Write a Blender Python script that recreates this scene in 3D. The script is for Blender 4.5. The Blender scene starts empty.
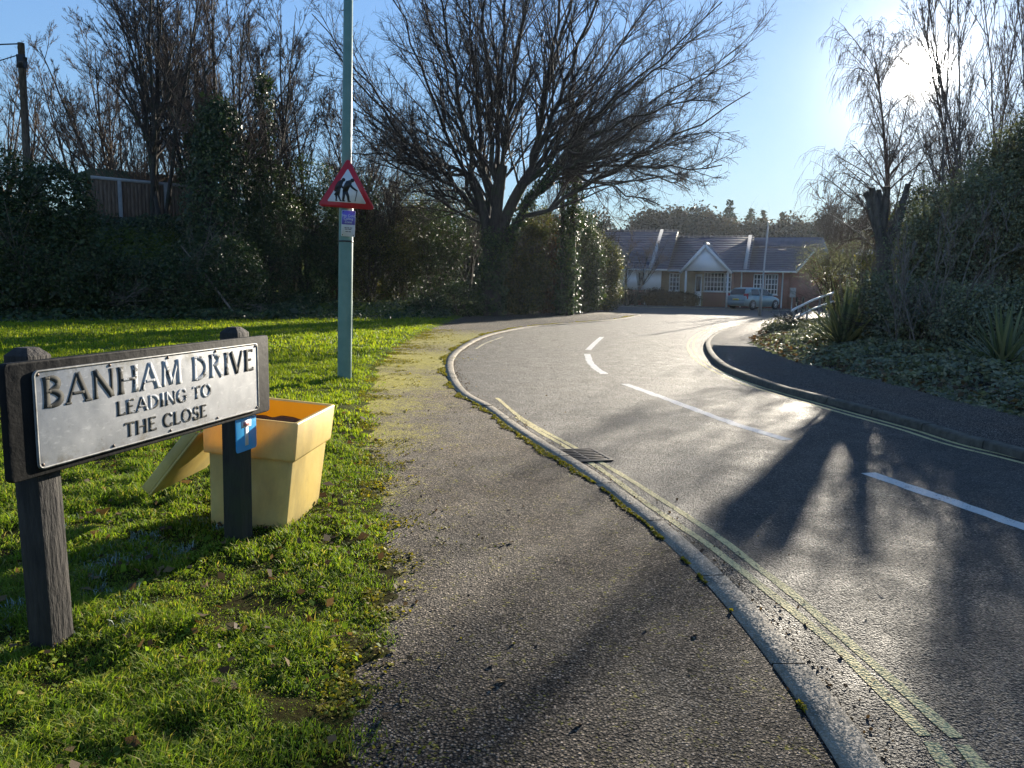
SKY = .074; SUN = 4.4; EXPO = 1.75; HAZE = 0.00014; GLOW1 = 160; GLOW2 = 3.4; GLOW3 = .4; SKYL = 3.0; SKYS = 1.32
import bpy, math, random
import numpy as np
from mathutils import Vector, Matrix, Quaternion
R_ = math.radians
scene = bpy.context.scene
COL = scene.collection
rng = np.random.default_rng(7)

# ------------------------------------------------------------------ camera model (used to survey the photograph)
FPX = 769.0; PITCH = math.atan(100/769); ROLL = R_(1.0); CAMH = 1.45
_r0 = np.array([1., 0, 0]); _u0 = np.array([0, math.sin(PITCH), math.cos(PITCH)])
CF = np.array([0, math.cos(PITCH), -math.sin(PITCH)])
CR = _r0*math.cos(ROLL)+_u0*math.sin(ROLL); CU = _u0*math.cos(ROLL)-_r0*math.sin(ROLL)
CP = np.array([0, 0, CAMH])
def ray(x, y): return CF+CR*(x-512)/FPX-CU*(y-384)/FPX
def at(x, y, z=0.0):                       # the point of height z seen there
    d = ray(x, y); return CP+d*(z-CAMH)/d[2]
def deep(x, y, Y):                         # the point at distance Y seen there
    d = ray(x, y); return CP+d*Y/d[1]
def on_plane(x, y, P, n):
    d = ray(x, y); return CP+d*(np.dot(P-CP, n)/np.dot(d, n))
SUN_AZ = R_(26.7); SUN_EL = R_(13.6)
ROAD = -0.032; RZT = .04

# ------------------------------------------------------------------ mesh builder
class MB:
    def __init__(s): s.v = []; s.n = 0; s.f = []      # f: (array of faces, all with k corners)
    def add(s, v, faces):
        v = np.asarray(v, float).reshape(-1, 3)
        by = {}
        if isinstance(faces, np.ndarray): by[faces.shape[1]] = faces
        else:
            for q in faces: by.setdefault(len(q), []).append(q)
        for k, a in by.items(): s.f.append(np.asarray(a, np.int64)+s.n)
        s.v.append(v); s.n += len(v); return s
    def frame_box(s, O, ax, ay, az):            # corner O, three edge vectors
        O, ax, ay, az = [np.asarray(q, float) for q in (O, ax, ay, az)]
        v = [O+i*ax+j*ay+k*az for k in (0, 1) for j in (0, 1) for i in (0, 1)]
        f = [(0, 2, 3, 1), (4, 5, 7, 6), (0, 1, 5, 4), (2, 6, 7, 3), (0, 4, 6, 2), (1, 3, 7, 5)]
        if np.dot(np.cross(ax, ay), az) < 0: f = [q[::-1] for q in f]
        return s.add(v, f)
    def box(s, c, size):
        c = np.asarray(c, float); h = np.asarray(size, float)
        return s.frame_box(c-h/2, (h[0], 0, 0), (0, h[1], 0), (0, 0, h[2]))
    def prism(s, poly, O, ex, ey, ez, z0, z1):   # 2-D outline raised from z0 to z1 along ez
        O, ex, ey, ez = [np.asarray(q, float) for q in (O, ex, ey, ez)]
        p = np.asarray(poly, float); a = 0.5*np.sum(p[:, 0]*np.roll(p[:, 1], -1)-np.roll(p[:, 0], -1)*p[:, 1])
        if a < 0: p = p[::-1]
        n = len(p); base = O+p[:, :1]*ex+p[:, 1:]*ey
        f = [tuple(range(n))[::-1], tuple(range(n, 2*n))]+[(i, (i+1) % n, (i+1) % n+n, i+n) for i in range(n)]
        return s.add(np.vstack([base+ez*z0, base+ez*z1]), f)
    def sheet(s, poly, z):                       # flat polygon
        p = [(q[0], q[1], z) for q in poly]
        return s.add(p, [tuple(range(len(p)))])
    def tubes(s, pts, rad, n=4, cap=False):      # (B,P,3),(B,P)
        pts = np.asarray(pts, float); rad = np.asarray(rad, float)
        if pts.ndim == 2: pts = pts[None]; rad = rad[None]
        B, P, _ = pts.shape
        t = np.gradient(pts, axis=1); t /= np.linalg.norm(t, axis=2, keepdims=True)+1e-9
        m = t.mean(axis=1); ref = np.where(np.abs(m[:, 2:3]) < 0.8, np.array([[0, 0, 1.]]), np.array([[1., 0, 0]]))[:, None, :]
        u = np.cross(t, np.broadcast_to(ref, t.shape)); u /= np.linalg.norm(u, axis=2, keepdims=True)+1e-9
        w = np.cross(t, u)
        a = np.arange(n)*2*math.pi/n
        v = pts[:, :, None, :]+rad[:, :, None, None]*(np.cos(a)[None, None, :, None]*u[:, :, None, :]+np.sin(a)[None, None, :, None]*w[:, :, None, :])
        idx = np.arange(B*P*n).reshape(B, P, n)
        q = np.stack([idx[:, :-1, :], np.roll(idx[:, :-1, :], -1, 2), np.roll(idx[:, 1:, :], -1, 2), idx[:, 1:, :]], -1).reshape(-1, 4)
        s.add(v.reshape(-1, 3), q)
        if cap and B == 1:
            s.f.append(np.array([idx[0, 0]])+s.n-B*P*n); s.f.append(np.array([idx[0, -1][::-1]])+s.n-B*P*n)
        return s
    def cyl(s, p0, p1, r0, r1=None, n=12):
        p0, p1 = np.asarray(p0, float), np.asarray(p1, float)
        return s.tubes(np.array([p0, p1]), np.array([r0, r0 if r1 is None else r1]), n, cap=True)
    def lathe(s, prof, O, axis, n=24):           # prof: (radius, along axis)
        O = np.asarray(O, float); ax = np.asarray(axis, float); ax = ax/np.linalg.norm(ax)
        ref = np.array([0, 0, 1.]) if abs(ax[2]) < .9 else np.array([1., 0, 0])
        u = np.cross(ax, ref); u /= np.linalg.norm(u); w = np.cross(ax, u)
        a = np.arange(n)*2*math.pi/n; ring = np.cos(a)[:, None]*u+np.sin(a)[:, None]*w
        v = np.vstack([O+ax*z+ring*r for r, z in prof]); f = []
        for k in range(len(prof)-1):
            for i in range(n): j = (i+1) % n; f.append((k*n+i, k*n+j, k*n+n+j, k*n+n+i))
        f.append(tuple(range(n))[::-1]); f.append(tuple((len(prof)-1)*n+i for i in range(n)))
        return s.add(v, f)
    def leaves(s, c, nrm, L, W, rg):             # diamond leaves
        c = np.asarray(c); N = len(c)
        nrm = nrm/(np.linalg.norm(nrm, axis=1, keepdims=True)+1e-9)
        a = np.cross(nrm, rg.normal(size=(N, 3))); a /= np.linalg.norm(a, axis=1, keepdims=True)+1e-9
        b = np.cross(nrm, a)
        sz = np.exp(rg.normal(-.08, .32, N)); L = (L*sz*rg.uniform(.8, 1.2, N))[:, None]; W = (W*sz*rg.uniform(.75, 1.2, N))[:, None]
        v = np.stack([c-a*L/2, c+b*W/2+nrm*W*.12, c+a*L/2, c-b*W/2+nrm*W*.12], 1).reshape(-1, 3)
        return s.add(v, np.arange(4*N).reshape(N, 4))
    def blades(s, base, h, w, lean, rg):         # grass blades, five corners each
        N = len(base); az = rg.uniform(0, 2*math.pi, N)
        d = np.stack([np.cos(az), np.sin(az), 0*az], 1); side = np.stack([-np.sin(az), np.cos(az), 0*az], 1)
        tw = rg.normal(0, .5, N)[:, None]; side = side*np.cos(tw)+d*np.sin(tw)
        up = np.array([0, 0, 1.]); h = h[:, None]; w = w[:, None]; l = lean[:, None]
        m = base+up*h*.6*np.sqrt(np.maximum(0, 1-(l*.5)**2))+d*h*l*.35
        tip = base+up*h*np.sqrt(np.maximum(.02, 1-l**2))+d*h*l
        v = np.stack([base-side*w/2, base+side*w/2, m+side*w*.4, m-side*w*.4, tip], 1).reshape(-1, 3)
        i = np.arange(N)[:, None]*5
        s.add(v, i+np.array([[0, 1, 2, 3]])); s.f.append(i+np.array([[3, 2, 4]])+s.n-5*N)
        return s
    def build(s, name, mat, parent=None, smooth=False, bevel=0, origin=None, seg=2):
        v = np.vstack(s.v) if s.v else np.zeros((0, 3))
        if origin is None and parent is not None: origin = ORIG.get(parent.name)
        if origin is not None: v = v-np.asarray(origin)
        me = bpy.data.meshes.new(name)
        me.vertices.add(len(v)); me.vertices.foreach_set('co', v.astype(np.float32).ravel())
        li = np.concatenate([a.ravel() for a in s.f]); tot = np.concatenate([np.full(len(a), a.shape[1]) for a in s.f])
        st = np.concatenate([[0], np.cumsum(tot)[:-1]])
        me.loops.add(len(li)); me.loops.foreach_set('vertex_index', li.astype(np.int32))
        me.polygons.add(len(tot)); me.polygons.foreach_set('loop_start', st.astype(np.int32))
        if smooth: me.polygons.foreach_set('use_smooth', np.ones(len(tot), bool))
        me.update(calc_edges=True); me.validate()
        me.materials.append(mat)
        o = bpy.data.objects.new(name, me); COL.objects.link(o)
        if parent is not None:
            o.parent = parent
            if parent.name in ORIG: ORIG[o.name] = ORIG[parent.name]
        elif origin is not None: o.location = origin
        if bevel:
            m = o.modifiers.new('bevel', 'BEVEL'); m.width = bevel; m.segments = seg; m.limit_method = 'ANGLE'; m.angle_limit = R_(40)
        return o
ORIG = {}
def tag(o, label, cat, group=None):
    o['label'] = label; o['category'] = cat
    if group: o['group'] = group
    return o
def kind(o, k): o['kind'] = k; return o
def thing(name, loc, label, cat, group=None):        # an Empty at the base; parts are given in world coordinates
    o = bpy.data.objects.new(name, None); COL.objects.link(o); o.empty_display_size = .2
    o.location = loc; ORIG[o.name] = np.asarray(loc, float); return tag(o, label, cat, group)
def local(name, loc, rz, label, cat, group=None):     # an Empty; parts are given in its own coordinates
    o = thing(name, loc, label, cat, group); ORIG[o.name] = np.zeros(3); o.rotation_euler = (0, 0, rz); return o
def copy_tree(o, parent=None):
    c = o.copy(); COL.objects.link(c); c.parent = parent
    for ch in list(o.children): copy_tree(ch, c)
    return c

# ------------------------------------------------------------------ materials
class NT:
    def __init__(s, name):
        s.m = bpy.data.materials.new(name); s.m.use_nodes = True; s.t = s.m.node_tree
        s.b = s.t.nodes['Principled BSDF']; s.o = s.t.nodes['Material Output']
        s.geo = None
    def n(s, typ, **kw):
        q = s.t.nodes.new(typ)
        for k, v in kw.items():
            if k.startswith('i_'):
                key = k[2:]; key = int(key) if key.isdigit() else key.replace('_', ' ')
                if isinstance(v, bpy.types.NodeSocket): s.t.links.new(v, q.inputs[key])
                else: q.inputs[key].default_value = v
            else: setattr(q, k, v)
        return q
    def pos(s):
        if s.geo is None: s.geo = s.n('ShaderNodeTexCoord')
        return s.geo.outputs['Object']
    def island(s): return s.n('ShaderNodeNewGeometry').outputs['Random Per Island']
    def noise(s, scale, detail=4, rough=.6, vec=None, dist=0.0):
        q = s.n('ShaderNodeTexNoise', i_Scale=scale, i_Detail=detail, i_Roughness=rough, i_Distortion=dist)
        s.t.links.new(vec or s.pos(), q.inputs['Vector']); return q.outputs['Fac']
    def voro(s, scale, feature='F1', out='Distance', vec=None):
        q = s.n('ShaderNodeTexVoronoi', feature=feature, i_Scale=scale); s.t.links.new(vec or s.pos(), q.inputs['Vector']); return q.outputs[out]
    def stretch(s, sc):
        q = s.n('ShaderNodeMapping'); s.t.links.new(s.pos(), q.inputs['Vector']); q.inputs['Scale'].default_value = sc; return q.outputs[0]
    def ramp(s, fac, stops):
        q = s.n('ShaderNodeValToRGB'); s.t.links.new(fac, q.inputs[0]); e = q.color_ramp.elements
        while len(e) < len(stops): e.new(.5)
        for el, (p, c) in zip(e, stops): el.position = p; el.color = (c if hasattr(c, '__len__') else (c, c, c))+((1,) if not hasattr(c, '__len__') or len(c) == 3 else ())
        return q.outputs[0]
    def mix(s, fac, a, b, mode='MIX'):
        q = s.n('ShaderNodeMix', data_type='RGBA', blend_type=mode)
        for sock, v in ((q.inputs[0], fac), (q.inputs[6], a), (q.inputs[7], b)):
            if isinstance(v, bpy.types.NodeSocket): s.t.links.new(v, sock)
            elif hasattr(v, '__len__'): sock.default_value = tuple(v)[:3]+(1,)
            else: sock.default_value = v
        return q.outputs[2]
    def math(s, op, a, b=0.0, clamp=False):
        q = s.n('ShaderNodeMath', operation=op, use_clamp=clamp)
        for sock, v in ((q.inputs[0], a), (q.inputs[1], b)):
            if isinstance(v, bpy.types.NodeSocket): s.t.links.new(v, sock)
            else: sock.default_value = v
        return q.outputs[0]
    def set(s, **kw):
        for k, v in kw.items():
            sock = s.b.inputs[k.replace('_', ' ')]
            if isinstance(v, bpy.types.NodeSocket): s.t.links.new(v, sock)
            elif hasattr(v, '__len__') and len(v) == 3: sock.default_value = tuple(v)+(1,)
            else: sock.default_value = v
        return s
    def bump(s, height, strength=.5, dist=.01, normal=None):
        q = s.n('ShaderNodeBump', i_Strength=strength, i_Distance=dist, i_Height=height)
        if normal is not None: s.t.links.new(normal, q.inputs['Normal'])
        s.t.links.new(q.outputs[0], s.b.inputs['Normal']); return q.outputs[0]
    def facets(s, scale, k):              # each grain of the surface tilted its own way
        c = s.n('ShaderNodeVectorMath', operation='SUBTRACT', i_0=s.voro(scale, out='Color'), i_1=(.5, .5, .5)); c = s.n('ShaderNodeVectorMath', operation='MULTIPLY', i_0=c.outputs[0], i_1=(k, k, 0))
        g = s.n('ShaderNodeNewGeometry'); a = s.n('ShaderNodeVectorMath', operation='ADD', i_0=g.outputs['Normal'], i_1=c.outputs[0]); return s.n('ShaderNodeVectorMath', operation='NORMALIZE', i_0=a.outputs[0]).outputs[0]
    def translucent(s, col, amount):
        tr = s.n('ShaderNodeBsdfTranslucent'); mx = s.n('ShaderNodeMixShader', i_Fac=amount)
        if isinstance(col, bpy.types.NodeSocket): s.t.links.new(col, tr.inputs['Color'])
        else: tr.inputs['Color'].default_value = tuple(col)+(1,)
        s.t.links.new(s.b.outputs[0], mx.inputs[1]); s.t.links.new(tr.outputs[0], mx.inputs[2]); s.t.links.new(mx.outputs[0], s.o.inputs[0]); return s

def plain(name, c, c2=None, rough=.6, sc=8, metal=0., spec=.5, bump=0, bsc=None, bd=.004):
    m = NT(name); c2 = c2 or tuple(q*.7 for q in c)
    m.set(Base_Color=m.ramp(m.noise(sc, 6), [(.35, c), (.68, c2)]), Roughness=rough, Metallic=metal)
    m.b.inputs['Specular IOR Level'].default_value = spec
    if bump: m.bump(m.noise(bsc or sc*6, 5), bump, bd)
    return m.m
def leafmat(name, stops, trans=.25, rough=.55, tcol=None, spec=.22):
    m = NT(name); c = m.ramp(m.island(), stops); big = m.noise(.9, 3)
    c = m.mix(m.ramp(big, [(.38, (0, 0, 0)), (.62, (1, 1, 1))]), c, m.mix(.6, c, (1.25, 1.15, .8), 'MULTIPLY'))
    m.set(Base_Color=c, Roughness=rough); m.b.inputs['Specular IOR Level'].default_value = spec
    if trans: m.translucent(m.mix(1.0, c, tcol or (2.2, 2.4, 1.0), 'MULTIPLY'), trans)
    return m.m
def barkmat(name, a, b, moss=None, sc=6):
    m = NT(name); v = m.stretch((1, 1, .18)); c = m.ramp(m.noise(sc*3, 6, vec=v), [(.35, a), (.65, b)])
    if moss: c = m.mix(m.ramp(m.noise(2.2, 4), [(.5, (0, 0, 0)), (.66, (1, 1, 1))]), c, moss)
    m.set(Base_Color=c, Roughness=.85); m.bump(m.noise(sc*6, 5, vec=v), .6, .02); return m.m

# asphalt carriageway
def asphalt(name, lo, hi, tint, scale=95, rough=.5, moss=None, bd=.006, spec=.5, bs=.75, facet=.5):
    m = NT(name)
    cell = m.voro(scale, out='Color'); g = m.n('ShaderNodeSeparateColor', i_0=cell).outputs[0]
    c = m.ramp(g, [(0.0, lo), (.55, tuple((x+y)/2 for x, y in zip(lo, hi))), (.93, hi), (1.0, tuple(x*1.9 for x in hi))])
    c = m.mix(m.ramp(m.noise(.7, 5), [(.35, (0, 0, 0)), (.7, (1, 1, 1))]), c, m.mix(1.0, c, tint, 'MULTIPLY'))
    d = m.voro(scale); d2 = m.voro(scale*2.3); c = m.mix(m.ramp(d, [(.30, (0, 0, 0)), (.62, (1, 1, 1))]), c, tuple(x*.45 for x in lo)); m.b.inputs['Specular IOR Level'].default_value = spec
    hgt = m.math('ADD', m.math('MULTIPLY', d, -1.0), m.math('MULTIPLY', d2, -.35))
    if moss:
        masks = None
        for (x, y, r, w) in moss:
            q = m.n('ShaderNodeVectorMath', operation='DISTANCE', i_1=(x, y, 0)); m.t.links.new(m.pos(), q.inputs[0])
            k = m.math('MULTIPLY', m.math('SUBTRACT', 1.0, m.math('DIVIDE', q.outputs['Value'], r), True), w)
            masks = k if masks is None else m.math('MAXIMUM', masks, k)
        nz = m.math('ADD', m.math('MULTIPLY', m.noise(5.5, 8, .8), .75), m.math('MULTIPLY', m.voro(75), .42))
        th = m.math('ADD', nz, m.math('MULTIPLY', masks, .34))
        fac = m.ramp(th, [(.71, (0, 0, 0)), (.84, (1, 1, 1))])
        mc = m.ramp(m.noise(40, 4), [(.3, (.17, .165, .014)), (.7, (.36, .33, .025))])
        c = m.mix(m.math('MULTIPLY', fac, .72), c, mc)
    m.set(Base_Color=c, Roughness=m.ramp(m.noise(3, 4), [(.3, rough-.07), (.7, rough+.1)]))
    fc = m.n('ShaderNodeVectorMath', operation='SUBTRACT', i_0=m.voro(scale*1.15, out='Color'), i_1=(.5, .5, .5)); fs = m.n('ShaderNodeVectorMath', operation='MULTIPLY', i_0=fc.outputs[0], i_1=(facet, facet, 0))
    ge_ = m.n('ShaderNodeNewGeometry'); fa = m.n('ShaderNodeVectorMath', operation='ADD', i_0=ge_.outputs['Normal'], i_1=fs.outputs[0]); fn_ = m.n('ShaderNodeVectorMath', operation='NORMALIZE', i_0=fa.outputs[0])
    m.bump(hgt, bs, bd, fn_.outputs[0]); return m.m
MAT = {}
MAT['road'] = asphalt('road_asphalt', (.022, .020, .018), (.145, .128, .108), (1.2, 1.12, 1.02), 85, .62, bd=.014, bs=1.0, spec=.30, facet=.95)
MAT['path'] = asphalt('footpath_asphalt', (.038, .033, .029), (.275, .242, .205), (1.12, .98, .86), 95, .85,
    moss=[(-2.2, 11.2, 2.1, 1.2), (-1.85, 7.2, 1.5, 1.1), (-2.1, 9.0, 1.6, 1.15), (-1.45, 5.2, 1.0, 1.0), (-1.0, 3.6, .7, .8), (-1.6, 20.0, 5.0, 1.1), (-1.8, 14.5, 3.2, 1.25)], bd=.014, bs=1.0, spec=.16, facet=.8)
MAT['path_right'] = asphalt('far_footpath_asphalt', (.08, .07, .065), (.32, .285, .25), (1.15, 1.0, .9), 80, .8, bd=.010, spec=.22)
def kerbmat():
    m = NT('kerb_concrete'); c = m.ramp(m.noise(9, 7), [(.3, (.20, .17, .125)), (.7, (.33, .285, .215))])
    c = m.mix(m.ramp(m.noise(2.5, 6, .7), [(.5, (0, 0, 0)), (.7, (1, 1, 1))]), c, (.10, .095, .075))
    c = m.mix(m.ramp(m.voro(150, out='Color'), [(.55, (0, 0, 0)), (.95, (.7, .7, .7))]), c, (.5, .46, .4)); c = m.mix(m.ramp(m.noise(130, 3), [(.3, (.6, .6, .6)), (.5, (0, 0, 0))]), c, (.10, .09, .075))
    m.set(Base_Color=c, Roughness=.85); m.b.inputs['Specular IOR Level'].default_value = .15; m.bump(m.noise(110, 5, .7), .5, .004, m.facets(150, .75)); return m.m
MAT['kerb'] = kerbmat(); MAT['dark_kerb'] = plain('shaded_mossy_kerb_concrete', (.075, .068, .055), (.14, .125, .10), .9, 12, spec=.15, bump=.8, bsc=90, bd=.006)  # opposite kerb: moss and the shadow on its face put into one dark colour
def paintmat(name, c, wear=.5):
    m = NT(name); n = m.math('ADD', m.noise(9, 8, .78), m.math('MULTIPLY', m.voro(85), .42))
    f = m.ramp(n, [(wear, (0, 0, 0)), (wear+.14, (1, 1, 1))])
    m.set(Base_Color=m.mix(f, c, (.07, .066, .06)), Roughness=.75); m.b.inputs['Specular IOR Level'].default_value = .25; m.bump(m.math('MULTIPLY', m.voro(85), -1.0), 1.0, .010, m.facets(98, .7)); return m.m
MAT['faint_line'] = paintmat('almost_worn_off_paint', (.52, .47, .30), .66)
MAT['white_line'] = paintmat('worn_white_paint', (.62, .61, .58), .80)
MAT['yellow_line'] = paintmat('worn_yellow_paint', (.60, .51, .24), .78)
def soilmat():
    m = NT('turf_soil'); g = m.ramp(m.noise(26, 6, .7), [(.3, (.020, .013, .006)), (.5, (.032, .028, .008)), (.68, (.05, .062, .012))])
    g2 = m.ramp(m.noise(9, 6, .7), [(.3, (.06, .085, .016)), (.7, (.115, .15, .024))])
    far = m.n('ShaderNodeSeparateXYZ', i_0=m.pos()).outputs[1]
    g = m.mix(m.math('MULTIPLY', m.math('SUBTRACT', far, 7.0), .2, True), g, g2)
    m.b.inputs['Specular IOR Level'].default_value = .03; m.set(Base_Color=g, Roughness=.95); m.bump(m.noise(40, 6, .7), .8, .03); return m.m
MAT['soil'] = soilmat()
MAT['earth'] = plain('garden_earth', (.03, .024, .018), (.055, .042, .03), .95, 6, bump=.8, bsc=25, bd=.03)
MAT['grass'] = leafmat('grass_blades', [(0, (.055, .085, .010)), (.35, (.10, .17, .018)), (.75, (.17, .235, .03)), (.93, (.22, .22, .05)), (1, (.30, .24, .10))], .42, .6, (1.7, 1.75, .75), .12)
MAT['lawn'] = leafmat('lawn_blades', [(0, (.09, .12, .012)), (.5, (.13, .20, .020)), (1, (.24, .26, .035))], .42, .6, (1.9, 1.9, .7), .12)
MAT['moss'] = leafmat('moss', [(0, (.10, .11, .012)), (.5, (.20, .19, .018)), (1, (.30, .26, .03))], .3, .7, (1.5, 1.4, .5), .2)
MAT['frost'] = leafmat('frosted_grass', [(0, (.10, .15, .11)), (.6, (.20, .26, .24)), (1, (.36, .42, .43))], .2, .6, (1, 1.05, 1.1))
MAT['ivy'] = leafmat('ivy_leaves', [(0, (.012, .023, .010)), (.6, (.027, .050, .017)), (.9, (.058, .085, .028)), (1, (.11, .12, .04))], .14, .47, (2, 2.3, .8), .3)
MAT['holly'] = leafmat('evergreen_leaves', [(0, (.020, .034, .018)), (.6, (.042, .066, .030)), (1, (.10, .12, .045))], .16, .47, (2, 2.3, .9), .3)
MAT['shrub'] = leafmat('shrub_leaves', [(0, (.022, .026, .011)), (.5, (.046, .054, .019)), (.85, (.095, .096, .032)), (1, (.18, .145, .06))], .24, .48, spec=.3)
MAT['brownleaf'] = leafmat('withered_leaves', [(0, (.045, .028, .015)), (.6, (.085, .055, .028)), (1, (.16, .11, .05))], .25, .7, (1.6, 1.4, 1))
MAT['pine'] = leafmat('conifer_needles', [(0, (.018, .026, .018)), (1, (.045, .058, .034))], .06, .6)
MAT['farleaf'] = leafmat('winter_wood_leaves', [(0, (.026, .022, .018)), (.5, (.048, .036, .027)), (1, (.075, .055, .038))], .1, .7)
MAT['bedleaf'] = leafmat('bed_shrub_leaves', [(0, (.07, .08, .06)), (.5, (.15, .165, .115)), (.85, (.22, .23, .15)), (1, (.30, .25, .16))], .25, .55, (1.6, 1.7, .9), .2)
MAT['greyleaf'] = leafmat('silver_green_leaves', [(0, (.07, .08, .05)), (.6, (.12, .13, .08)), (1, (.2, .2, .13))], .3, .45, (1.5, 1.5, 1.0))
MAT['sword'] = leafmat('sword_leaves', [(0, (.07, .09, .05)), (.6, (.14, .16, .09)), (1, (.26, .25, .14))], .2, .4, (1.5, 1.6, .9))
MAT['bark'] = barkmat('dark_bark', (.020, .016, .013), (.052, .042, .034), (.035, .042, .018))
MAT['twig'] = barkmat('twig_bark', (.024, .018, .015), (.06, .046, .037))
MAT['brown_twig'] = barkmat('reddish_twig_bark', (.075, .05, .036), (.15, .105, .075))
MAT['birch'] = barkmat('birch_bark', (.10, .075, .06), (.26, .22, .19))
MAT['pollard'] = barkmat('pollard_bark', (.06, .048, .04), (.17, .14, .115))
MAT['wood'] = barkmat('weathered_post_wood', (.011, .009, .008), (.042, .035, .030), (.03, .034, .015), 9)
# ------------------------------------------------------------------ curves on the ground
def smooth(pts, step=.25):
    p = np.asarray(pts, float)[:, :2]; P = np.vstack([2*p[0]-p[1], p, 2*p[-1]-p[-2]]); out = []
    for i in range(1, len(P)-2):
        L = np.linalg.norm(P[i+1]-P[i]); n = max(2, int(L/step)); t = np.linspace(0, 1, n, endpoint=False)[:, None]
        a, b, c, d = P[i-1], P[i], P[i+1], P[i+2]
        out.append(.5*((2*b)+(c-a)*t+(2*a-5*b+4*c-d)*t**2+(3*b-a-3*c+d)*t**3))
    return np.vstack(out+[p[-1:]])
def offset(c, d):                 # to the right of travel
    t = np.gradient(c, axis=0); t /= np.linalg.norm(t, axis=1, keepdims=True)+1e-9
    return c+np.stack([t[:, 1], -t[:, 0]], 1)*d
def ribbon(mb, c, d0, d1, z0, z1=None):      # flat ribbon, or a raised strip when z1 is given
    a, b = offset(c, d0), offset(c, d1); n = len(c); i = np.arange(n-1)[:, None]
    z = z0 if z1 is None else z1
    A = np.column_stack([a, np.full(n, z)]); B = np.column_stack([b, np.full(n, z)])
    if z1 is None: return mb.add(np.vstack([A, B]), i+np.array([[n, n+1, 1, 0]]))
    A0 = A.copy(); A0[:, 2] = z0; B0 = B.copy(); B0[:, 2] = z0
    r = .018; B1 = np.column_stack([offset(c, d1-r), np.full(n, z)]); B[:, 2] -= r
    v = np.vstack([A0, A, B1, B, B0]); f = [i+np.array([[k*n, (k+1)*n, (k+1)*n+1, k*n+1]]) for k in range(4)]
    return mb.add(v, np.vstack(f))
P2 = lambda L, z=0.0: np.array([at(x, y, z)[:2] for x, y in L])

# left kerb, back edge, from behind the camera to the corner of the far street
kl = P2([(842, 768), (805, 710), (764, 656), (721, 609), (687, 560), (666, 540), (619, 500), (575, 472), (537, 445), (506, 425), (481, 406), (462, 396), (450, 383),
         (445, 369), (447, 357), (458, 347), (478, 337), (500, 331), (530, 326), (575, 322.5), (610, 319.5), (630, 316.5)])
cf = np.polyfit(kl[:9, 1], kl[:9, 0], 3); yy_ = np.linspace(1.6, kl[8, 1], 9); kl = np.vstack([np.column_stack([np.polyval(cf, yy_), yy_]), kl[9:]])
e = kl[-1]; sl_ = kl[0]-kl[1]; sl_ /= np.linalg.norm(sl_)
KL = smooth(np.vstack([[kl[0]+sl_*7, kl[0]+sl_*3.5, kl[0]+sl_*1.5], kl, [e+(.7, 2.0), e+(.5, 4.0), e+(-1.5, 5.2), e+(-6, 5.6), e+(-30, 3.0)]]))
# right kerb, road edge at the top, from beside the camera to the far street
kr = P2([(1019, 451), (965, 437), (915, 421.6), (861, 407), (821, 397), (781, 387), (747, 375.6), (726, 367), (713, 358), (706, 347), (707, 339), (716, 332), (730, 327), (745, 323.5), (758, 321)], RZT)
e2 = kr[-1]; KR = smooth(np.vstack([[(5.6, -8), (5.0, -2), (4.6, 3)], kr, [e2+(3, 2.0), e2+(8, 3), e2+(40, 3)]]))
# edge of the grass along the left footpath
ge = P2([(352, 768), (368, 700), (388, 640), (402, 580), (394, 530), (382, 490), (374, 440), (370, 400), (378, 372), (398, 348), (420, 335), (440, 326), (452, 321)])
ge = np.vstack([[(-.62, -6), (-.60, 1.0)], ge, [(-2.0, 36), (3.0, 46), (4.5, 52)]])
GX = lambda y: np.interp(y, ge[:, 1], ge[:, 0])

g = MB(); g.add([(-400, -60, -.16), (500, -60, -.16), (500, 600, -.16), (-400, 600, -.16)], [(0, 1, 2, 3)])
kind(g.build('ground', MAT['earth']), 'structure')
g = MB(); g.add([(-60, -12, ROAD), (90, -12, ROAD), (90, 75, ROAD), (-60, 75, ROAD)], [(0, 1, 2, 3)])
kind(g.build('road', MAT['road']), 'structure')
g = MB(); p = [tuple(q) for q in KL]; poly = p+[(-60, KL[-1][1]), (-60, -10), (KL[0][0], -10)]
g.prism(poly, (0, 0, 0), (1, 0, 0), (0, 1, 0), (0, 0, 1), -.14, 0)
kind(g.build('footpath', MAT['path']), 'structure')
g = MB(); p = [tuple(q) for q in offset(KR, .12)]; poly = p+[(90, KR[-1][1]), (90, -10), (KR[0][0]+.1, -10)]
g.prism(poly, (0, 0, 0), (1, 0, 0), (0, 1, 0), (0, 0, 1), -.14, RZT)
kind(g.build('opposite_footpath', MAT['path_right']), 'structure')
g = MB()                                             # kerb stones with open joints
def kerbs(C, d0, d1, zt=.006):
    s = np.concatenate([[0], np.cumsum(np.linalg.norm(np.diff(C, axis=0), axis=1))]); k = 0.0
    while k < s[-1]-.9 and k < 75:
        L = .914; q = np.linspace(k+.006, k+L-.006, 5); c = np.column_stack([np.interp(q, s, C[:, 0]), np.interp(q, s, C[:, 1])])
        ribbon(g, c, d0, d1, -.15, zt+rng.uniform(-.006, .004)); k += L
kerbs(KL, 0.003, .152)
kind(g.build('kerb', MAT['kerb']), 'structure')
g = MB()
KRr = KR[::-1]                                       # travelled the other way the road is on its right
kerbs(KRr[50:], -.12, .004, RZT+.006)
kind(g.build('opposite_kerb', MAT['dark_kerb']), 'structure')

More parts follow.
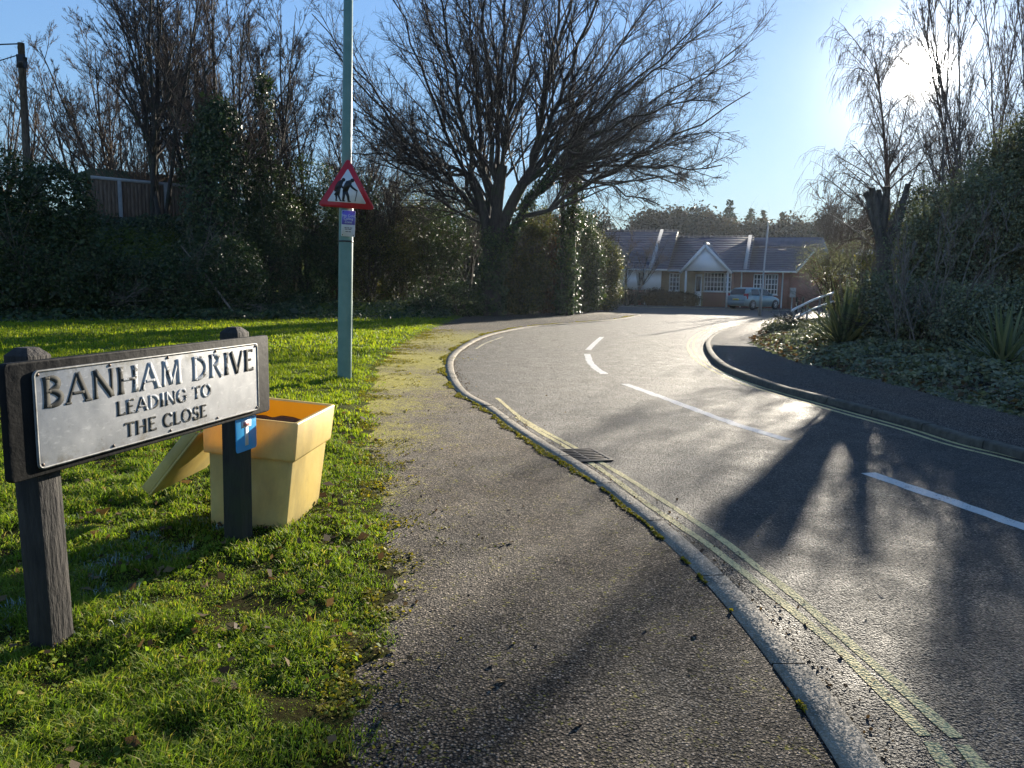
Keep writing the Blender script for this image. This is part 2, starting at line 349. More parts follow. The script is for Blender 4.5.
# painted lines and the tar seam
def line(px, w, name, mat, z=ROAD+.002, d=0):
    c = smooth(P2(px, ROAD), .12); c = offset(c, d)
    m = MB(); n = len(c); t = np.arange(n); ww = w/2*(1+.10*rng.normal(size=n))
    a, b = offset(c, -1)-c, offset(c, 1)-c
    A = np.column_stack([c+a*ww[:, None], np.full(n, z)]); B = np.column_stack([c+b*ww[::-1, None], np.full(n, z)]); i = np.arange(n-1)[:, None]
    m.add(np.vstack([A, B]), i+np.array([[n, n+1, 1, 0]])[:, ::1]); return kind(m.build(name, mat), 'structure')
for seg in ([(602, 337), (595, 343), (588, 350)], [(587, 354), (590, 362), (597, 369), (605, 374)], [(625, 384), (680, 404), (735, 424), (787, 440)], [(868, 473), (900, 484), (950, 501), (1024, 527), (1100, 553)]):
    line(seg, .135, 'centre_line', MAT['white_line'])
line([(497, 398), (523, 419), (581, 451), (640, 486), (717, 536), (748, 560), (801, 601), (872, 663), (917, 702), (955, 738)], .05, 'yellow_line', MAT['yellow_line'])
line([(961, 745), (981, 768), (1010, 800)], .05, 'yellow_line', MAT['yellow_line'])
line([(516, 417), (540, 432), (566, 447), (606, 473), (650, 506), (703, 541), (728, 560), (771, 594), (827, 639), (880, 689), (925, 736)], .05, 'yellow_line', MAT['yellow_line'])
line([(930, 742), (948, 768), (970, 800)], .05, 'yellow_line', MAT['yellow_line'])
line([(476, 349), (486, 343), (503, 337)], .06, 'yellow_line', MAT['faint_line'])
yr = [(1080, 472), (1016, 456), (965, 444), (915, 428.6), (841, 408.5), (764, 386.6), (735, 376), (714, 366), (701, 356), (696, 346), (700, 337), (712, 330), (728, 325)]
line(yr, .055, 'yellow_line', MAT['yellow_line'], d=-.07); line(yr, .055, 'yellow_line', MAT['yellow_line'], d=-.20)
MAT['tar'] = plain('tar_seam', (.018, .018, .019), (.03, .03, .03), .5)
line([(628, 337), (690, 329), (765, 318)], .05, 'tar_seam', MAT['tar'], ROAD+.004)

# gully grate
MAT['iron'] = plain('cast_iron', (.05, .045, .04), (.10, .075, .055), .55, 20, .6, bump=.4)
MAT['hole'] = plain('gully_dark', (.008, .008, .008), None, .9)
gc = at(581, 456, ROAD); gu = at(598, 467, ROAD)-at(563, 446, ROAD); gu /= np.linalg.norm(gu); gn = np.array([-gu[1], gu[0], 0]); up = np.array([0, 0, 1.])
t = thing('gully_grate', gc, 'rusty iron drain grate set in the road against the kerb, under the double yellow lines', 'drain grate')
m = MB(); O = gc+np.array([0, 0, .002])
def gb(mb, a0, a1, b0, b1, z0, z1): mb.frame_box(O+gu*a0+gn*b0+up*z0, gu*(a1-a0), gn*(b1-b0), up*(z1-z0))
for q in ((-.25, -.22, -.2, .2), (.22, .25, -.2, .2), (-.22, .22, -.2, -.17), (-.22, .22, .17, .2)): gb(m, *q, 0, .012)
m.build('frame', MAT['iron'], t, bevel=.003); m = MB()
for k in range(7): a = -.20+k*.062; gb(m, a, a+.030, -.169, .169, .003, .0105)
gb(m, -.219, .219, -.012, .012, .002, .009); m.build('bars', MAT['iron'], t, bevel=.002)
m = MB(); gb(m, -.222, .222, -.172, .172, .0002, .0016); m.build('sump', MAT['hole'], t)

# ------------------------------------------------------------------ verge with the bank behind it
def vnoise(x, y, s, seed):           # smooth value noise
    r = np.random.default_rng(seed).random((64, 64)); X, Y = x/s, y/s; i, j = np.floor(X).astype(int), np.floor(Y).astype(int)
    fx, fy = X-i, Y-j; fx = fx*fx*(3-2*fx); fy = fy*fy*(3-2*fy); a = lambda p, q: r[p % 64, q % 64]
    return (a(i, j)*(1-fx)+a(i+1, j)*fx)*(1-fy)+(a(i, j+1)*(1-fx)+a(i+1, j+1)*fx)*fy-.5
sst = lambda t: (lambda q: q*q*(3-2*q))(np.clip(t, 0, 1))
def verge_h(x, y):
    d = GX(y)-x-.05+.10*vnoise(x, y, .35, 3)+.10*vnoise(x, y, .11, 4)+.07*vnoise(x, y, .045, 7)
    h = np.clip(d*.16, -.08, .045)+np.where(d > 0, .05*vnoise(x, y, .5, 1)+.018*vnoise(x, y, .13, 2), 0)*np.clip(d*4, 0, 1)
    bank = 3.3*sst((y-27.5)/4.5)*sst((-11.0-x)/3.5)
    return h+bank+np.where(y > 30, .4*sst((y-30)/5)*sst((d-1.0)/2), 0)
ys = np.concatenate([np.linspace(-4, 1, 26)[:-1], np.linspace(1, 7, 151)[:-1], np.linspace(7, 14, 71)[:-1], np.linspace(14, 54, 90)])
us = np.concatenate([np.linspace(-.3, 1.2, 56)[:-1], np.linspace(1.2, 1.6, 8)[:-1], np.linspace(1.6, 4, 36)[:-1], np.linspace(4, 14, 40)[:-1], np.linspace(14, 48, 35)])
Yg, Ug = np.meshgrid(ys, us, indexing='ij'); Xg = GX(Yg)-Ug; Zg = verge_h(Xg, Yg)
n, k = Yg.shape; idx = np.arange(n*k).reshape(n, k)
q = np.stack([idx[:-1, 1:], idx[:-1, :-1], idx[1:, :-1], idx[1:, 1:]], -1).reshape(-1, 4)
g = MB(); g.add(np.stack([Xg, Yg, Zg], -1), q); kind(g.build('verge', MAT['soil'], smooth=True), 'structure')

# the edge of the lawn under the trees
HB = np.array([(-40, 17.5), (-24, 20.5), (-15.2, 23.4), (-9, 27.0), (-3.6, 30.0), (-2.0, 31.0), (5, 60)])
LAWN_TOP = lambda x: np.interp(x, HB[:, 0], HB[:, 1])
def scatter(n, y0, y1, xmin, rg, dens=None):
    y = rg.uniform(y0, y1, n); x = rg.uniform(np.maximum(xmin, -.78*y-1.2), GX(y)+.16)
    d = GX(y)-x; keep = y < LAWN_TOP(x)+.5
    keep &= rg.random(n) < np.clip(.35+d*4+1.3*vnoise(x, y, .3, 9)+.8*vnoise(x, y, .1, 10), 0.0, 1)
    bare = vnoise(x, y, .45, 21)+.5*vnoise(x, y, .17, 22); keep &= (bare > -.46) | (rg.random(n) < .12) | (y > 9)
    return x[keep], y[keep]
def grass(n, y0, y1, h, w, name, mat, seed, lean=(.2, .95)):
    rg = np.random.default_rng(seed); x, y = scatter(n, y0, y1, -30, rg); N = len(x)
    cl = 1+1.7*vnoise(x, y, .20, 5)+1.1*vnoise(x, y, .07, 6)
    hh = h*np.clip(cl, .25, 2.2)*rg.uniform(.5, 1.25, N)*np.clip(.45+(GX(y)-x)*1.2, .4, 1)
    m = MB(); m.blades(np.stack([x, y, np.maximum(verge_h(x, y), 0)-.004], 1), hh, np.full(N, w)*rg.uniform(.6, 1.3, N), rg.uniform(*lean, N), rg)
    return kind(m.build(name, mat), 'stuff')
grass(150000, 1.0, 3.6, .042, .0040, 'grass', MAT['grass'], 11, (.45, 1.0))
grass(130000, 3.6, 7.0, .046, .0060, 'grass', MAT['grass'], 12, (.4, 1.0))
grass(80000, 7.0, 14.0, .052, .012, 'grass', MAT['lawn'], 13, (.2, .8))
grass(70000, 14.0, 31.5, .06, .026, 'grass', MAT['lawn'], 14, (.2, .7))
# frost left in the shade of the name board
rg = np.random.default_rng(31); x = rg.uniform(-3.2, -1.5, 16000); y = rg.uniform(2.7, 4.4, 16000); k = (vnoise(x, y, .25, 41)+.6*vnoise(x, y, .08, 42)+rg.normal(0, .12, 16000) > .20) & (x < GX(y)-.7) & (x > -.75*y)
x, y = x[k], y[k]; N = len(x); m = MB(); m.blades(np.stack([x, y, verge_h(x, y)], 1), rg.uniform(.02, .05, N), rg.uniform(.003, .006, N), rg.uniform(.4, .95, N), rg)
kind(m.build('frosted_grass', MAT['frost']), 'stuff')
# broad low weeds in the near grass
rg = np.random.default_rng(32); x, y = scatter(16000, 1.2, 8, -20, rg); k = vnoise(x, y, .4, 51)+.4*vnoise(x, y, .1, 52) > .12; x, y = x[k], y[k]; N = len(x)
m = MB(); m.leaves(np.stack([x, y, verge_h(x, y)+rg.uniform(.005, .03, N)], 1), np.array([0, 0, 1.])+rg.normal(0, .45, (N, 3)), .022, .016, rg)
kind(m.build('clover', MAT['grass']), 'stuff')
# dead leaves
rg = np.random.default_rng(33); x, y = scatter(1500, 1.2, 9, -20, rg); N = len(x)
m = MB(); m.leaves(np.stack([x, y, verge_h(x, y)+.028], 1), np.array([0, 0, 1.])+rg.normal(0, .5, (N, 3)), .04, .03, rg)
kind(m.build('fallen_leaves', MAT['brownleaf']), 'stuff')
# crumbs of leaf on the footpath
rg = np.random.default_rng(37); y = rg.uniform(1.5, 12, 260); x = GX(y)+rg.exponential(.7, 260); N = 260; m = MB(); m.leaves(np.stack([x, y, np.full(N, .006)], 1), np.array([0, 0, 1.])+rg.normal(0, .35, (N, 3)), .022, .016, rg); kind(m.build('leaf_crumbs', MAT['brownleaf']), 'stuff')
# moss along the back of the kerb and on the edge of the footpath
rg = np.random.default_rng(34); m = MB(); s = np.concatenate([[0], np.cumsum(np.linalg.norm(np.diff(KL, axis=0), axis=1))])
q = rg.uniform(5, 45, 26000); cx, cy = np.interp(q, s, KL[:, 0]), np.interp(q, s, KL[:, 1]); tn = np.gradient(KL, axis=0); tn /= np.linalg.norm(tn, axis=1, keepdims=True)
nx, ny = np.interp(q, s, tn[:, 1]), np.interp(q, s, -tn[:, 0]); wob = vnoise(q, q*0, .5, 61)+.6*vnoise(q, q*0, .13, 62)
wd = np.clip(.012+.05*wob, 0, .06)*(1+q/10); of = -rg.random(len(q))*wd*1.2+.008; k = (wd > .004)
x, y = (cx+nx*of)[k], (cy+ny*of)[k]; N = len(x)
m.leaves(np.stack([x, y, rg.uniform(.002, .009, N)], 1), np.array([0, 0, 1.])+rg.normal(0, .45, (N, 3)), .013*(1+y/20), .011*(1+y/20), rg)
y = rg.uniform(1.2, 24, 60000); x = GX(y)+rg.exponential(.20, 60000)*np.clip(.4+y/9, .5, 2.0)-.16; k = (vnoise(x, y, .3, 71)+.7*vnoise(x, y, .09, 72)+rg.normal(0, .14, len(x)) > .16+(x-GX(y))*.3/np.clip(y/6, .6, 2.5)) & (y > 1.2)
x, y = x[k], y[k]; N = len(x)
m.leaves(np.stack([x, y, np.maximum(verge_h(x, y), 0)+rg.uniform(.002, .010, N)], 1), np.array([0, 0, 1.])+rg.normal(0, .45, (N, 3)), .012*(1+y/20), .010*(1+y/20), rg)
kind(m.build('moss', MAT['moss']), 'stuff')
# grit and crumbs in the gutter
rg = np.random.default_rng(35); q = rg.uniform(6, 30, 2600); cx, cy = np.interp(q, s, KL[:, 0]), np.interp(q, s, KL[:, 1]); nx, ny = np.interp(q, s, tn[:, 1]), np.interp(q, s, -tn[:, 0])
of = .158+rg.exponential(.06, len(q)); N = len(q); m = MB(); m.leaves(np.stack([cx+nx*of, cy+ny*of, np.full(N, ROAD+.006)], 1), np.array([0, 0, 1.])+rg.normal(0, .5, (N, 3)), .014, .011, rg)
kind(m.build('gutter_grit', MAT['brownleaf']), 'stuff')

# bed on the other side of the road
BLINE = P2([(1024, 413), (982, 404), (935, 391), (881, 379), (814, 364), (777, 351)], RZT); BLINE = np.vstack([[(6.4, -4), (6.0, 5)], BLINE, [(6.4, 20), (8.6, 25.5), (9.8, 28), (14, 31), (24, 34)]])
BX = lambda y: np.interp(y, BLINE[:, 1], BLINE[:, 0])
def bed_h(x, y): d = x-BX(y)+.2*vnoise(x, y, .5, 81); return RZT+np.clip(d*.15, -.15, .25)+np.where(d > 0, .05*vnoise(x, y, .6, 82), 0)
ys = np.linspace(-3, 34, 150); us = np.concatenate([np.linspace(-.3, 3, 40)[:-1], np.linspace(3, 30, 50)]); Yg, Ug = np.meshgrid(ys, us, indexing='ij'); Xg = BX(Yg)+Ug; Zg = bed_h(Xg, Yg)
n, k = Yg.shape; idx = np.arange(n*k).reshape(n, k); q = np.stack([idx[:-1, :-1], idx[:-1, 1:], idx[1:, 1:], idx[1:, :-1]], -1).reshape(-1, 4)
g = MB(); g.add(np.stack([Xg, Yg, Zg], -1), q); kind(g.build('planting_bed', MAT['earth'], smooth=True), 'structure')
# ------------------------------------------------------------------ flared capitals, drawn as strokes
TH, TN = .185, .10
def arc(cx, cy, rx, ry, a0, a1, wx, wy, n=18):
    a = np.radians(np.linspace(a0, a1, n)); p = np.stack([cx+rx*np.cos(a), cy+ry*np.sin(a)], 1)
    return p, wx*np.abs(np.cos(a))+wy*np.abs(np.sin(a))
def st(x0, y0, x1, y1, w0, w1=None, flare=0.0):
    t = np.linspace(0, 1, 7); p = np.stack([x0+(x1-x0)*t, y0+(y1-y0)*t], 1); w = w0+((w1 or w0)-w0)*t
    return p, w*(1+flare*(np.abs(2*t-1)**4))
F_ = .45
def sf(x, y, w=.26): return st(x-w/2, y, x+w/2, y, .055)
GL = {
 'A': (.80, [st(.06, .02, .40, 1, TN), st(.40, 1.0, .74, .02, TH), st(.20, .33, .60, .33, .08), sf(.07, .02, .2), sf(.73, .02, .26)]),
 'B': (.66, [st(.14, 0, .14, 1, TH, flare=F_), arc(.20, .755, .30, .205, 92, -92, TH*.95, TN*.8), arc(.20, .28, .37, .24, 92, -92, TH, TN*.8), st(.1, .96, .24, .96, .08), st(.1, .52, .26, .52, .08), st(.1, .04, .24, .04, .08)]),
 'C': (.76, [arc(.44, .5, .36, .46, 48, 312, TH, TN), st(.70, .86, .70, .70, .08, .12), st(.70, .14, .70, .24, .07, .10)]),
 'D': (.82, [st(.14, 0, .14, 1, TH, flare=F_), arc(.20, .5, .50, .45, 92, -92, TH, TN*.85), st(.1, .955, .24, .955, .08), st(.1, .045, .24, .045, .08)]),
 'E': (.60, [st(.14, 0, .14, 1, TH, flare=F_), st(.14, .95, .52, .95, .09), st(.14, .52, .44, .52, .085), st(.14, .05, .55, .05, .09), st(.51, 1.0, .51, .86, .06, .05), st(.54, 0.0, .54, .16, .06, .05)]),
 'G': (.82, [arc(.44, .5, .36, .46, 48, 318, TH, TN), st(.70, .86, .70, .70, .08, .12), st(.70, .10, .70, .44, .15), sf(.70, .45, .26)]),
 'H': (.84, [st(.14, 0, .14, 1, TH, flare=F_), st(.70, 0, .70, 1, TH, flare=F_), st(.14, .51, .70, .51, .085)]),
 'I': (.30, [st(.15, 0, .15, 1, TH, flare=F_)]),
 'L': (.58, [st(.14, 0, .14, 1, TH, flare=F_), st(.14, .05, .54, .05, .09), st(.53, 0.0, .53, .18, .06, .05)]),
 'M': (.98, [st(.13, 0, .17, 1, TN, flare=.7), st(.19, .98, .49, .06, TH), st(.49, .06, .79, .98, TN), st(.81, 1, .85, 0, TH, flare=F_)]),
 'N': (.86, [st(.14, 0, .14, 1, TN, flare=.7), st(.13, .97, .72, .03, TH), st(.72, 0, .72, 1, TN, flare=.7)]),
 'O': (.86, [arc(.43, .5, .34, .45, 0, 360, TH, TN, 34)]),
 'R': (.74, [st(.14, 0, .14, 1, TH, flare=F_), arc(.20, .74, .32, .22, 92, -92, TH*.95, TN*.8), st(.1, .96, .24, .96, .08), st(.1, .52, .26, .52, .08), st(.34, .52, .66, .0, TH*.85, TH)]),
 'S': (.60, [arc(.31, .73, .20, .23, 30, 262, TN, .11), arc(.29, .26, .23, .24, 82, -150, TH*.9, .13), st(.49, .90, .49, .76, .06, .09), st(.07, .26, .07, .10, .09, .06)]),
 'T': (.70, [st(.35, 0, .35, 1, TH, flare=F_), st(.04, .95, .66, .95, .09), st(.05, .99, .05, .83, .07, .05), st(.65, .99, .65, .83, .07, .05)]),
 'V': (.76, [st(.06, .99, .39, 0.0, TH), st(.39, 0.0, .70, .99, TN)]),
}
def lettering(mb, text, O, ex, ez, ey, cap, width=None, squeeze=1.0, gap=.06, space=.42, lift=.0014):
    """flared letters with the lower left corner at O; ey points out of the plate"""
    adv = sum(space if c == ' ' else GL[c][0]+gap for c in text)-gap; sx = cap*squeeze if width is None else width/adv; x = 0.0; q = 0
    for c in text:
        if c == ' ': x += space; continue
        for p, w in GL[c][1]:
            pp = np.stack([(p[:, 0]+x)*sx, p[:, 1]*cap], 1); t = np.gradient(pp, axis=0); t /= np.linalg.norm(t, axis=1, keepdims=True)+1e-9
            nn = np.stack([-t[:, 1], t[:, 0]], 1); ww = (w*(cap*.5+sx*.5)/2)[:, None]; L, Rr = pp+nn*ww, pp-nn*ww; q += 1
            h = lift+(q % 7)*.00013; k = len(pp); O_, A, B, C = [np.asarray(a, float) for a in (O, ex, ez, ey)]
            w3 = lambda a, z: O_+a[:, :1]*A+a[:, 1:]*B+C*z
            v = np.vstack([w3(L, h), w3(Rr, h), w3(L+nn*.0006, -.0005), w3(Rr-nn*.0006, -.0005)]); f = []
            for i in range(k-1): f += [(i, i+1, k+i+1, k+i), (2*k+i, 2*k+i+1, i+1, i), (k+i, k+i+1, 3*k+i+1, 3*k+i)]
            f += [(0, k, 3*k, 2*k), (k-1, 3*k-1, 4*k-1, 2*k-1)]; mb.add(v, f)
        x += GL[c][0]+gap
    return mb
def rrect(x0, y0, x1, y1, r, n=5):
    out = []
    for cx, cy, a in ((x1-r, y0+r, -90), (x1-r, y1-r, 0), (x0+r, y1-r, 90), (x0+r, y0+r, 180)):
        for k in range(n+1): q = math.radians(a+90*k/n); out.append((cx+r*math.cos(q), cy+r*math.sin(q)))
    return out

# ------------------------------------------------------------------ street name sign
A = at(54, 650, .02); B = at(238, 547, .02); D = B-A; D /= np.linalg.norm(D); NO = np.array([D[1], -D[0], 0.]); UP = np.array([0, 0, 1.])   # NO faces the reader
def alum():
    m = NT('weathered_sign_plate'); c = m.ramp(m.noise(5, 7, .65), [(.3, (.28, .29, .305)), (.7, (.42, .425, .435))])
    scr = m.ramp(m.noise(30, 3, .5, vec=m.stretch((.25, 1, 2.6))), [(.58, (0, 0, 0)), (.72, (1, 1, 1))]); c = m.mix(m.math('MULTIPLY', scr, .35), c, (.70, .70, .69))
    spots = m.ramp(m.noise(34, 6, .75), [(.60, (0, 0, 0)), (.72, (1, 1, 1))]); c = m.mix(m.math('MULTIPLY', spots, .55), c, (.16, .15, .11))
    sep = m.n('ShaderNodeSeparateXYZ', i_0=m.pos()); zz = sep.outputs[2]
    topz = m.math('MULTIPLY', m.math('SUBTRACT', zz, 1.03), 12.0, True); st_ = m.math('MULTIPLY', topz, m.ramp(m.noise(13, 7, .75), [(.45, (0, 0, 0)), (.62, (1, 1, 1))])); c = m.mix(st_, c, (.13, .12, .075))
    bot = m.math('MULTIPLY', m.math('SUBTRACT', .81, zz), 12.0, True); st2 = m.math('MULTIPLY', bot, m.ramp(m.noise(9, 7, .75), [(.52, (0, 0, 0)), (.66, (1, 1, 1))])); c = m.mix(st2, c, (.17, .14, .09))
    m.set(Base_Color=c, Roughness=m.ramp(m.noise(12, 5), [(.3, .35), (.7, .6)]), Metallic=.15); m.bump(m.noise(25, 6), .15, .003); return m.m
def wornpaint(wearlist):
    m = NT('worn_black_letter_paint'); n = m.noise(22, 7, .75)
    masks = None
    for (p, r) in wearlist:
        q = m.n('ShaderNodeVectorMath', operation='DISTANCE', i_1=tuple(p)); m.t.links.new(m.pos(), q.inputs[0])
        k = m.math('SUBTRACT', 1.0, m.math('DIVIDE', q.outputs['Value'], r), True); masks = k if masks is None else m.math('MAXIMUM', masks, k)
    f = m.ramp(m.math('ADD', n, m.math('MULTIPLY', masks, .36)), [(.66, (0, 0, 0)), (.71, (1, 1, 1))])
    m.set(Base_Color=m.mix(f, m.ramp(m.noise(9, 4), [(.3, (.035, .036, .038)), (.7, (.075, .072, .06))]), (.45, .46, .47)), Roughness=.8, Metallic=0.0); m.b.inputs['Specular IOR Level'].default_value = .15; return m.m
sign = thing('street_name_sign', (A+B)/2, 'weathered low street name sign reading BANHAM DRIVE on two wooden posts in the grass', 'street sign')
W = lambda s, z, o=0.0: A+D*s+UP*(z-A[2])+NO*o
def post_mb(s, w, top, lean):
    m = MB(); h = w/2; dn = NO
    b = W(s, -.15)-dn*0; e_ = W(s+lean, top)
    ring = lambda P, k: [P+D*(a*h*k)+dn*(c*h*k) for a, c in ((-1, -1), (1, -1), (1, 1), (-1, 1))]
    v = ring(b, 1)+ring(e_, 1)+ring(e_+UP*.028, .5); f = [(3, 2, 1, 0)]+[(i, (i+1) % 4, (i+1) % 4+4, i+4) for i in range(4)]+[(i+4, (i+1) % 4+4, (i+1) % 4+8, i+8) for i in range(4)]+[(8, 9, 10, 11)]
    return m.add(v, f)
PW = .105
post_mb(-.0, PW, 1.165, -.035).build('post', MAT['wood'], sign, bevel=.003); post_mb(1.225, PW, 1.175, .02).build('post', MAT['wood'], sign, bevel=.003)
m = MB(); po = PW/2+.002; m.prism(rrect(-.213, .735, 1.432, 1.152, .02), W(0, 0, 0), D, UP, NO, po, po+.028); bd = m.build('board', plain('black_painted_board', (.005, .0055, .007), (.015, .0145, .014), .7, 5, spec=.12, bump=.6, bsc=18, bd=.006), sign, bevel=.004)
m = MB(); po += .030
PX0, PX1, PZ0, PZ1 = -.106, 1.312, .760, 1.118
m.prism(rrect(PX0, PZ0, PX1, PZ1, .022), W(0, 0, 0), D, UP, NO, po, po+.006); pl = m.build('plate', alum(), sign, bevel=.0015)
rim = MB(); outer = np.array(rrect(PX0, PZ0, PX1, PZ1, .022)); inner = np.array(rrect(PX0+.008, PZ0+.008, PX1-.008, PZ1-.008, .016)); nn = len(outer)
o3 = lambda p, z: W(0, 0, 0)+p[:, :1]*D+p[:, 1:]*UP+NO*z
rim.add(np.vstack([o3(outer, po+.0062), o3(outer*1.0, po+.0085), o3(inner, po+.0085), o3(inner, po+.0062)]), [(k*nn+i, k*nn+(i+1) % nn, (k+1)*nn+(i+1) % nn, (k+1)*nn+i) for k in range(3) for i in range(nn)])
rim.build('plate_rim', plain('rim_paint', (.05, .05, .045), (.25, .25, .24), .5, 30), pl)
pf = po+.0065
def q2(px_, py_): Q = on_plane(px_, py_, W(0, 0, pf), NO); return (Q-A)@D, Q[2]
s0, z0 = q2(43, 408); s1, z1 = q2(254, 371); s2, z2 = q2(252, 347); s3, z3 = q2(40, 378)
a0, b0 = q2(117, 416); a1, b1 = q2(211, 389); c0, d0 = q2(125, 438); c1, d1 = q2(207, 411)
org = np.asarray(ORIG[sign.name])
wl = [(W(.52, 1.03, pf)-org, .26), (W(.72, 1.03, pf)-org, .30), (W(.93, 1.03, pf)-org, .2)]
lp = wornpaint(wl); CAP1 = .125
def lett(text, s, z, cap, w):                # one part per word
    adv = lambda q: sum(.42 if c == ' ' else GL[c][0]+.06 for c in q); u = w/(adv(text)-.06)
    x = s
    for word in text.split(' '):
        m = MB(); ww = (adv(word)-.06)*u; lettering(m, word, W(x, z, pf), D, UP, NO, cap, ww); m.build('lettering', lp, pl); x += (adv(word)+.42)*u
lett('BANHAM DRIVE', s0, .978, .112, s1-s0); lett('LEADING TO', a0, .892, .060, a1-a0); lett('THE CLOSE', c0, .797, .060, c1-c0)
scm = plain('rusty_screws', (.04, .03, .025), (.10, .06, .04), .5, 30, .5)
for k in range(5):
    for z in (PZ0+.016, PZ1-.016): m = MB(); P = W(PX0+.02+k*(PX1-PX0-.04)/4, z, po+.006); m.lathe([(.0065, 0), (.006, .003), (.003, .0042)], P, NO, 10); m.build('screw', scm, pl)

# blue dead-end sign on the second post
tp = on_plane(245.5, 445, W(0, 0, PW/2+.003), NO); ts = thing('dead_end_sign', tp, 'small blue square no through road sign with white T on the wooden sign post', 'road sign')
TD = (D*math.cos(R_(4))+UP*math.sin(R_(4))*0.0); m = MB(); ex, ez, ey = D, UP, NO
TP = lambda p: m.prism(p, tp, ex, ez, ey, 0, .004)
TP(rrect(-.088, -.030, .100, .152, .016)); m.build('plate', plain('blue_sign_face', (.02, .33, .66), (.02, .28, .58), .35, 6), ts, bevel=.001)
MAT['signwhite'] = plain('sign_white', (.72, .73, .74), (.6, .6, .6), .4, 8); MAT['signred'] = plain('sign_red', (.52, .015, .03), (.42, .012, .025), .4, 8); MAT['signblack'] = plain('sign_black', (.012, .012, .014), None, .4)
MAT['zinc'] = plain('galvanised_steel', (.30, .31, .32), (.4, .41, .42), .45, 20, .7)
m = MB(); m.prism(rrect(-.010, -.002, .022, .0955, .003), tp, ex, ez, ey, .0041, .0052); m.prism([(-.038, .096), (.050, .096), (.050, .132), (-.038, .132)], tp, ex, ez, ey, .0041, .0052); m.build('white_mark', MAT['signwhite'], ts)
m = MB(); m.prism([(-.022, .104), (.034, .104), (.034, .124), (-.022, .124)], tp, ex, ez, ey, .0054, .0062); m.build('red_bar', plain('faded_sign_red', (.62, .22, .22), (.55, .16, .17), .4, 8), ts)

# ------------------------------------------------------------------ grit bin
def plastic():
    m = NT('yellow_grit_bin_plastic'); z = m.n('ShaderNodeSeparateXYZ', i_0=m.pos()).outputs[2]
    c = m.ramp(m.noise(6, 6, .6), [(.3, (.68, .50, .15)), (.7, (.78, .61, .23))])
    c = m.mix(m.ramp(m.noise(3.2, 7, .7, vec=m.stretch((1, 1, .5))), [(.45, (0, 0, 0)), (.70, (.85, .85, .85))]), c, (.40, .31, .13))
    scf = m.ramp(m.noise(60, 6, .8), [(.60, (0, 0, 0)), (.74, (.75, .75, .75))]); c = m.mix(scf, c, (.28, .22, .12))
    low = m.math('MULTIPLY', m.math('SUBTRACT', m.math('MULTIPLY', m.noise(12, 5), .22), z), 9, True); c = m.mix(m.math('MULTIPLY', low, .6), c, (.20, .19, .08))
    m.set(Base_Color=c, Roughness=.42); m.bump(m.noise(55, 4), .12, .003); m.translucent((1.0, .84, .42), .15); return m.m
def innerplastic():  # glow of sun through the bin walls put into a stronger orange
    m = NT('sun_glow_orange_plastic'); m.set(Base_Color=m.ramp(m.noise(7, 5), [(.3, (.72, .36, .02)), (.7, (.80, .44, .03))]), Roughness=.4); m.translucent((1.0, .50, .02), .5); return m.m
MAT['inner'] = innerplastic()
PL = plastic()
bx = local('grit_bin', (-1.465, 4.50, .01), R_(-4), 'open faded yellow plastic grit bin standing in grass behind the street name sign', 'grit bin')
bx.rotation_euler = (0, R_(4.5), R_(-4)); bx.scale = (.97, .97, 1.06)
def rect_ring(hx, hy, r, z, n=4): return np.array([(x, y, z) for x, y in rrect(-hx, -hy, hx, hy, r, n)])
def skin(rings):
    m = MB(); k = len(rings[0]); m.add(np.vstack(rings), [(a*k+i, a*k+(i+1) % k, (a+1)*k+(i+1) % k, (a+1)*k+i) for a in range(len(rings)-1) for i in range(k)]); return m
m = skin([rect_ring(.222, .30, .02, -.04), rect_ring(.225, .303, .02, .02), rect_ring(.247, .325, .025, .44)])
m.build('body', PL, bx, smooth=False)
m = skin([rect_ring(.240, .318, .022, .432), rect_ring(.268, .346, .02, .440), rect_ring(.270, .348, .02, .452), rect_ring(.278, .356, .018, .640), rect_ring(.274, .352, .018, .647), rect_ring(.256, .334, .014, .647), rect_ring(.252, .33, .014, .638)])
m.build('rim', PL, bx)
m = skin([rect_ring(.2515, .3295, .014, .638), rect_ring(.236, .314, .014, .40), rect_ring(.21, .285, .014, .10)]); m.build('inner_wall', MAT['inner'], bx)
gm = MB(); xs = np.linspace(-.243, .243, 26); ysb = np.linspace(-.321, .321, 32); X, Y = np.meshgrid(xs, ysb, indexing='ij'); Z = .50+.05*vnoise(X+9, Y+9, .2, 91)+.02*vnoise(X+9, Y+9, .06, 92)+.04*(Y/.3)
n_, k_ = X.shape; ii = np.arange(n_*k_).reshape(n_, k_); gm.add(np.stack([X, Y, Z], -1), np.stack([ii[:-1, :-1], ii[1:, :-1], ii[1:, 1:], ii[:-1, 1:]], -1).reshape(-1, 4))
gm.build('grit', plain('brown_road_grit', (.10, .045, .018), (.17, .08, .03), .9, 60, bump=.8, bsc=90, bd=.01), bx, smooth=True)
m = MB(); hinge = np.array([-.283, -.352, .545]); dn = np.array([-.25, 0, -.33]); dn /= np.linalg.norm(dn); nv = np.array([dn[2], 0, -dn[0]])
m.frame_box(hinge+dn*.02, dn*.45, np.array([0, .704, 0]), nv*.014)
for c_ in (0, .69): m.frame_box(hinge+dn*.02+np.array([0, c_, 0])+nv*.0141, dn*.45, np.array([0, .014, 0]), nv*.055)
m.frame_box(hinge+dn*.4565+np.array([0, .0142, 0])+nv*.0141, dn*.014, np.array([0, .6756, 0]), nv*.055)
m.build('lid', PL, bx, bevel=.004)

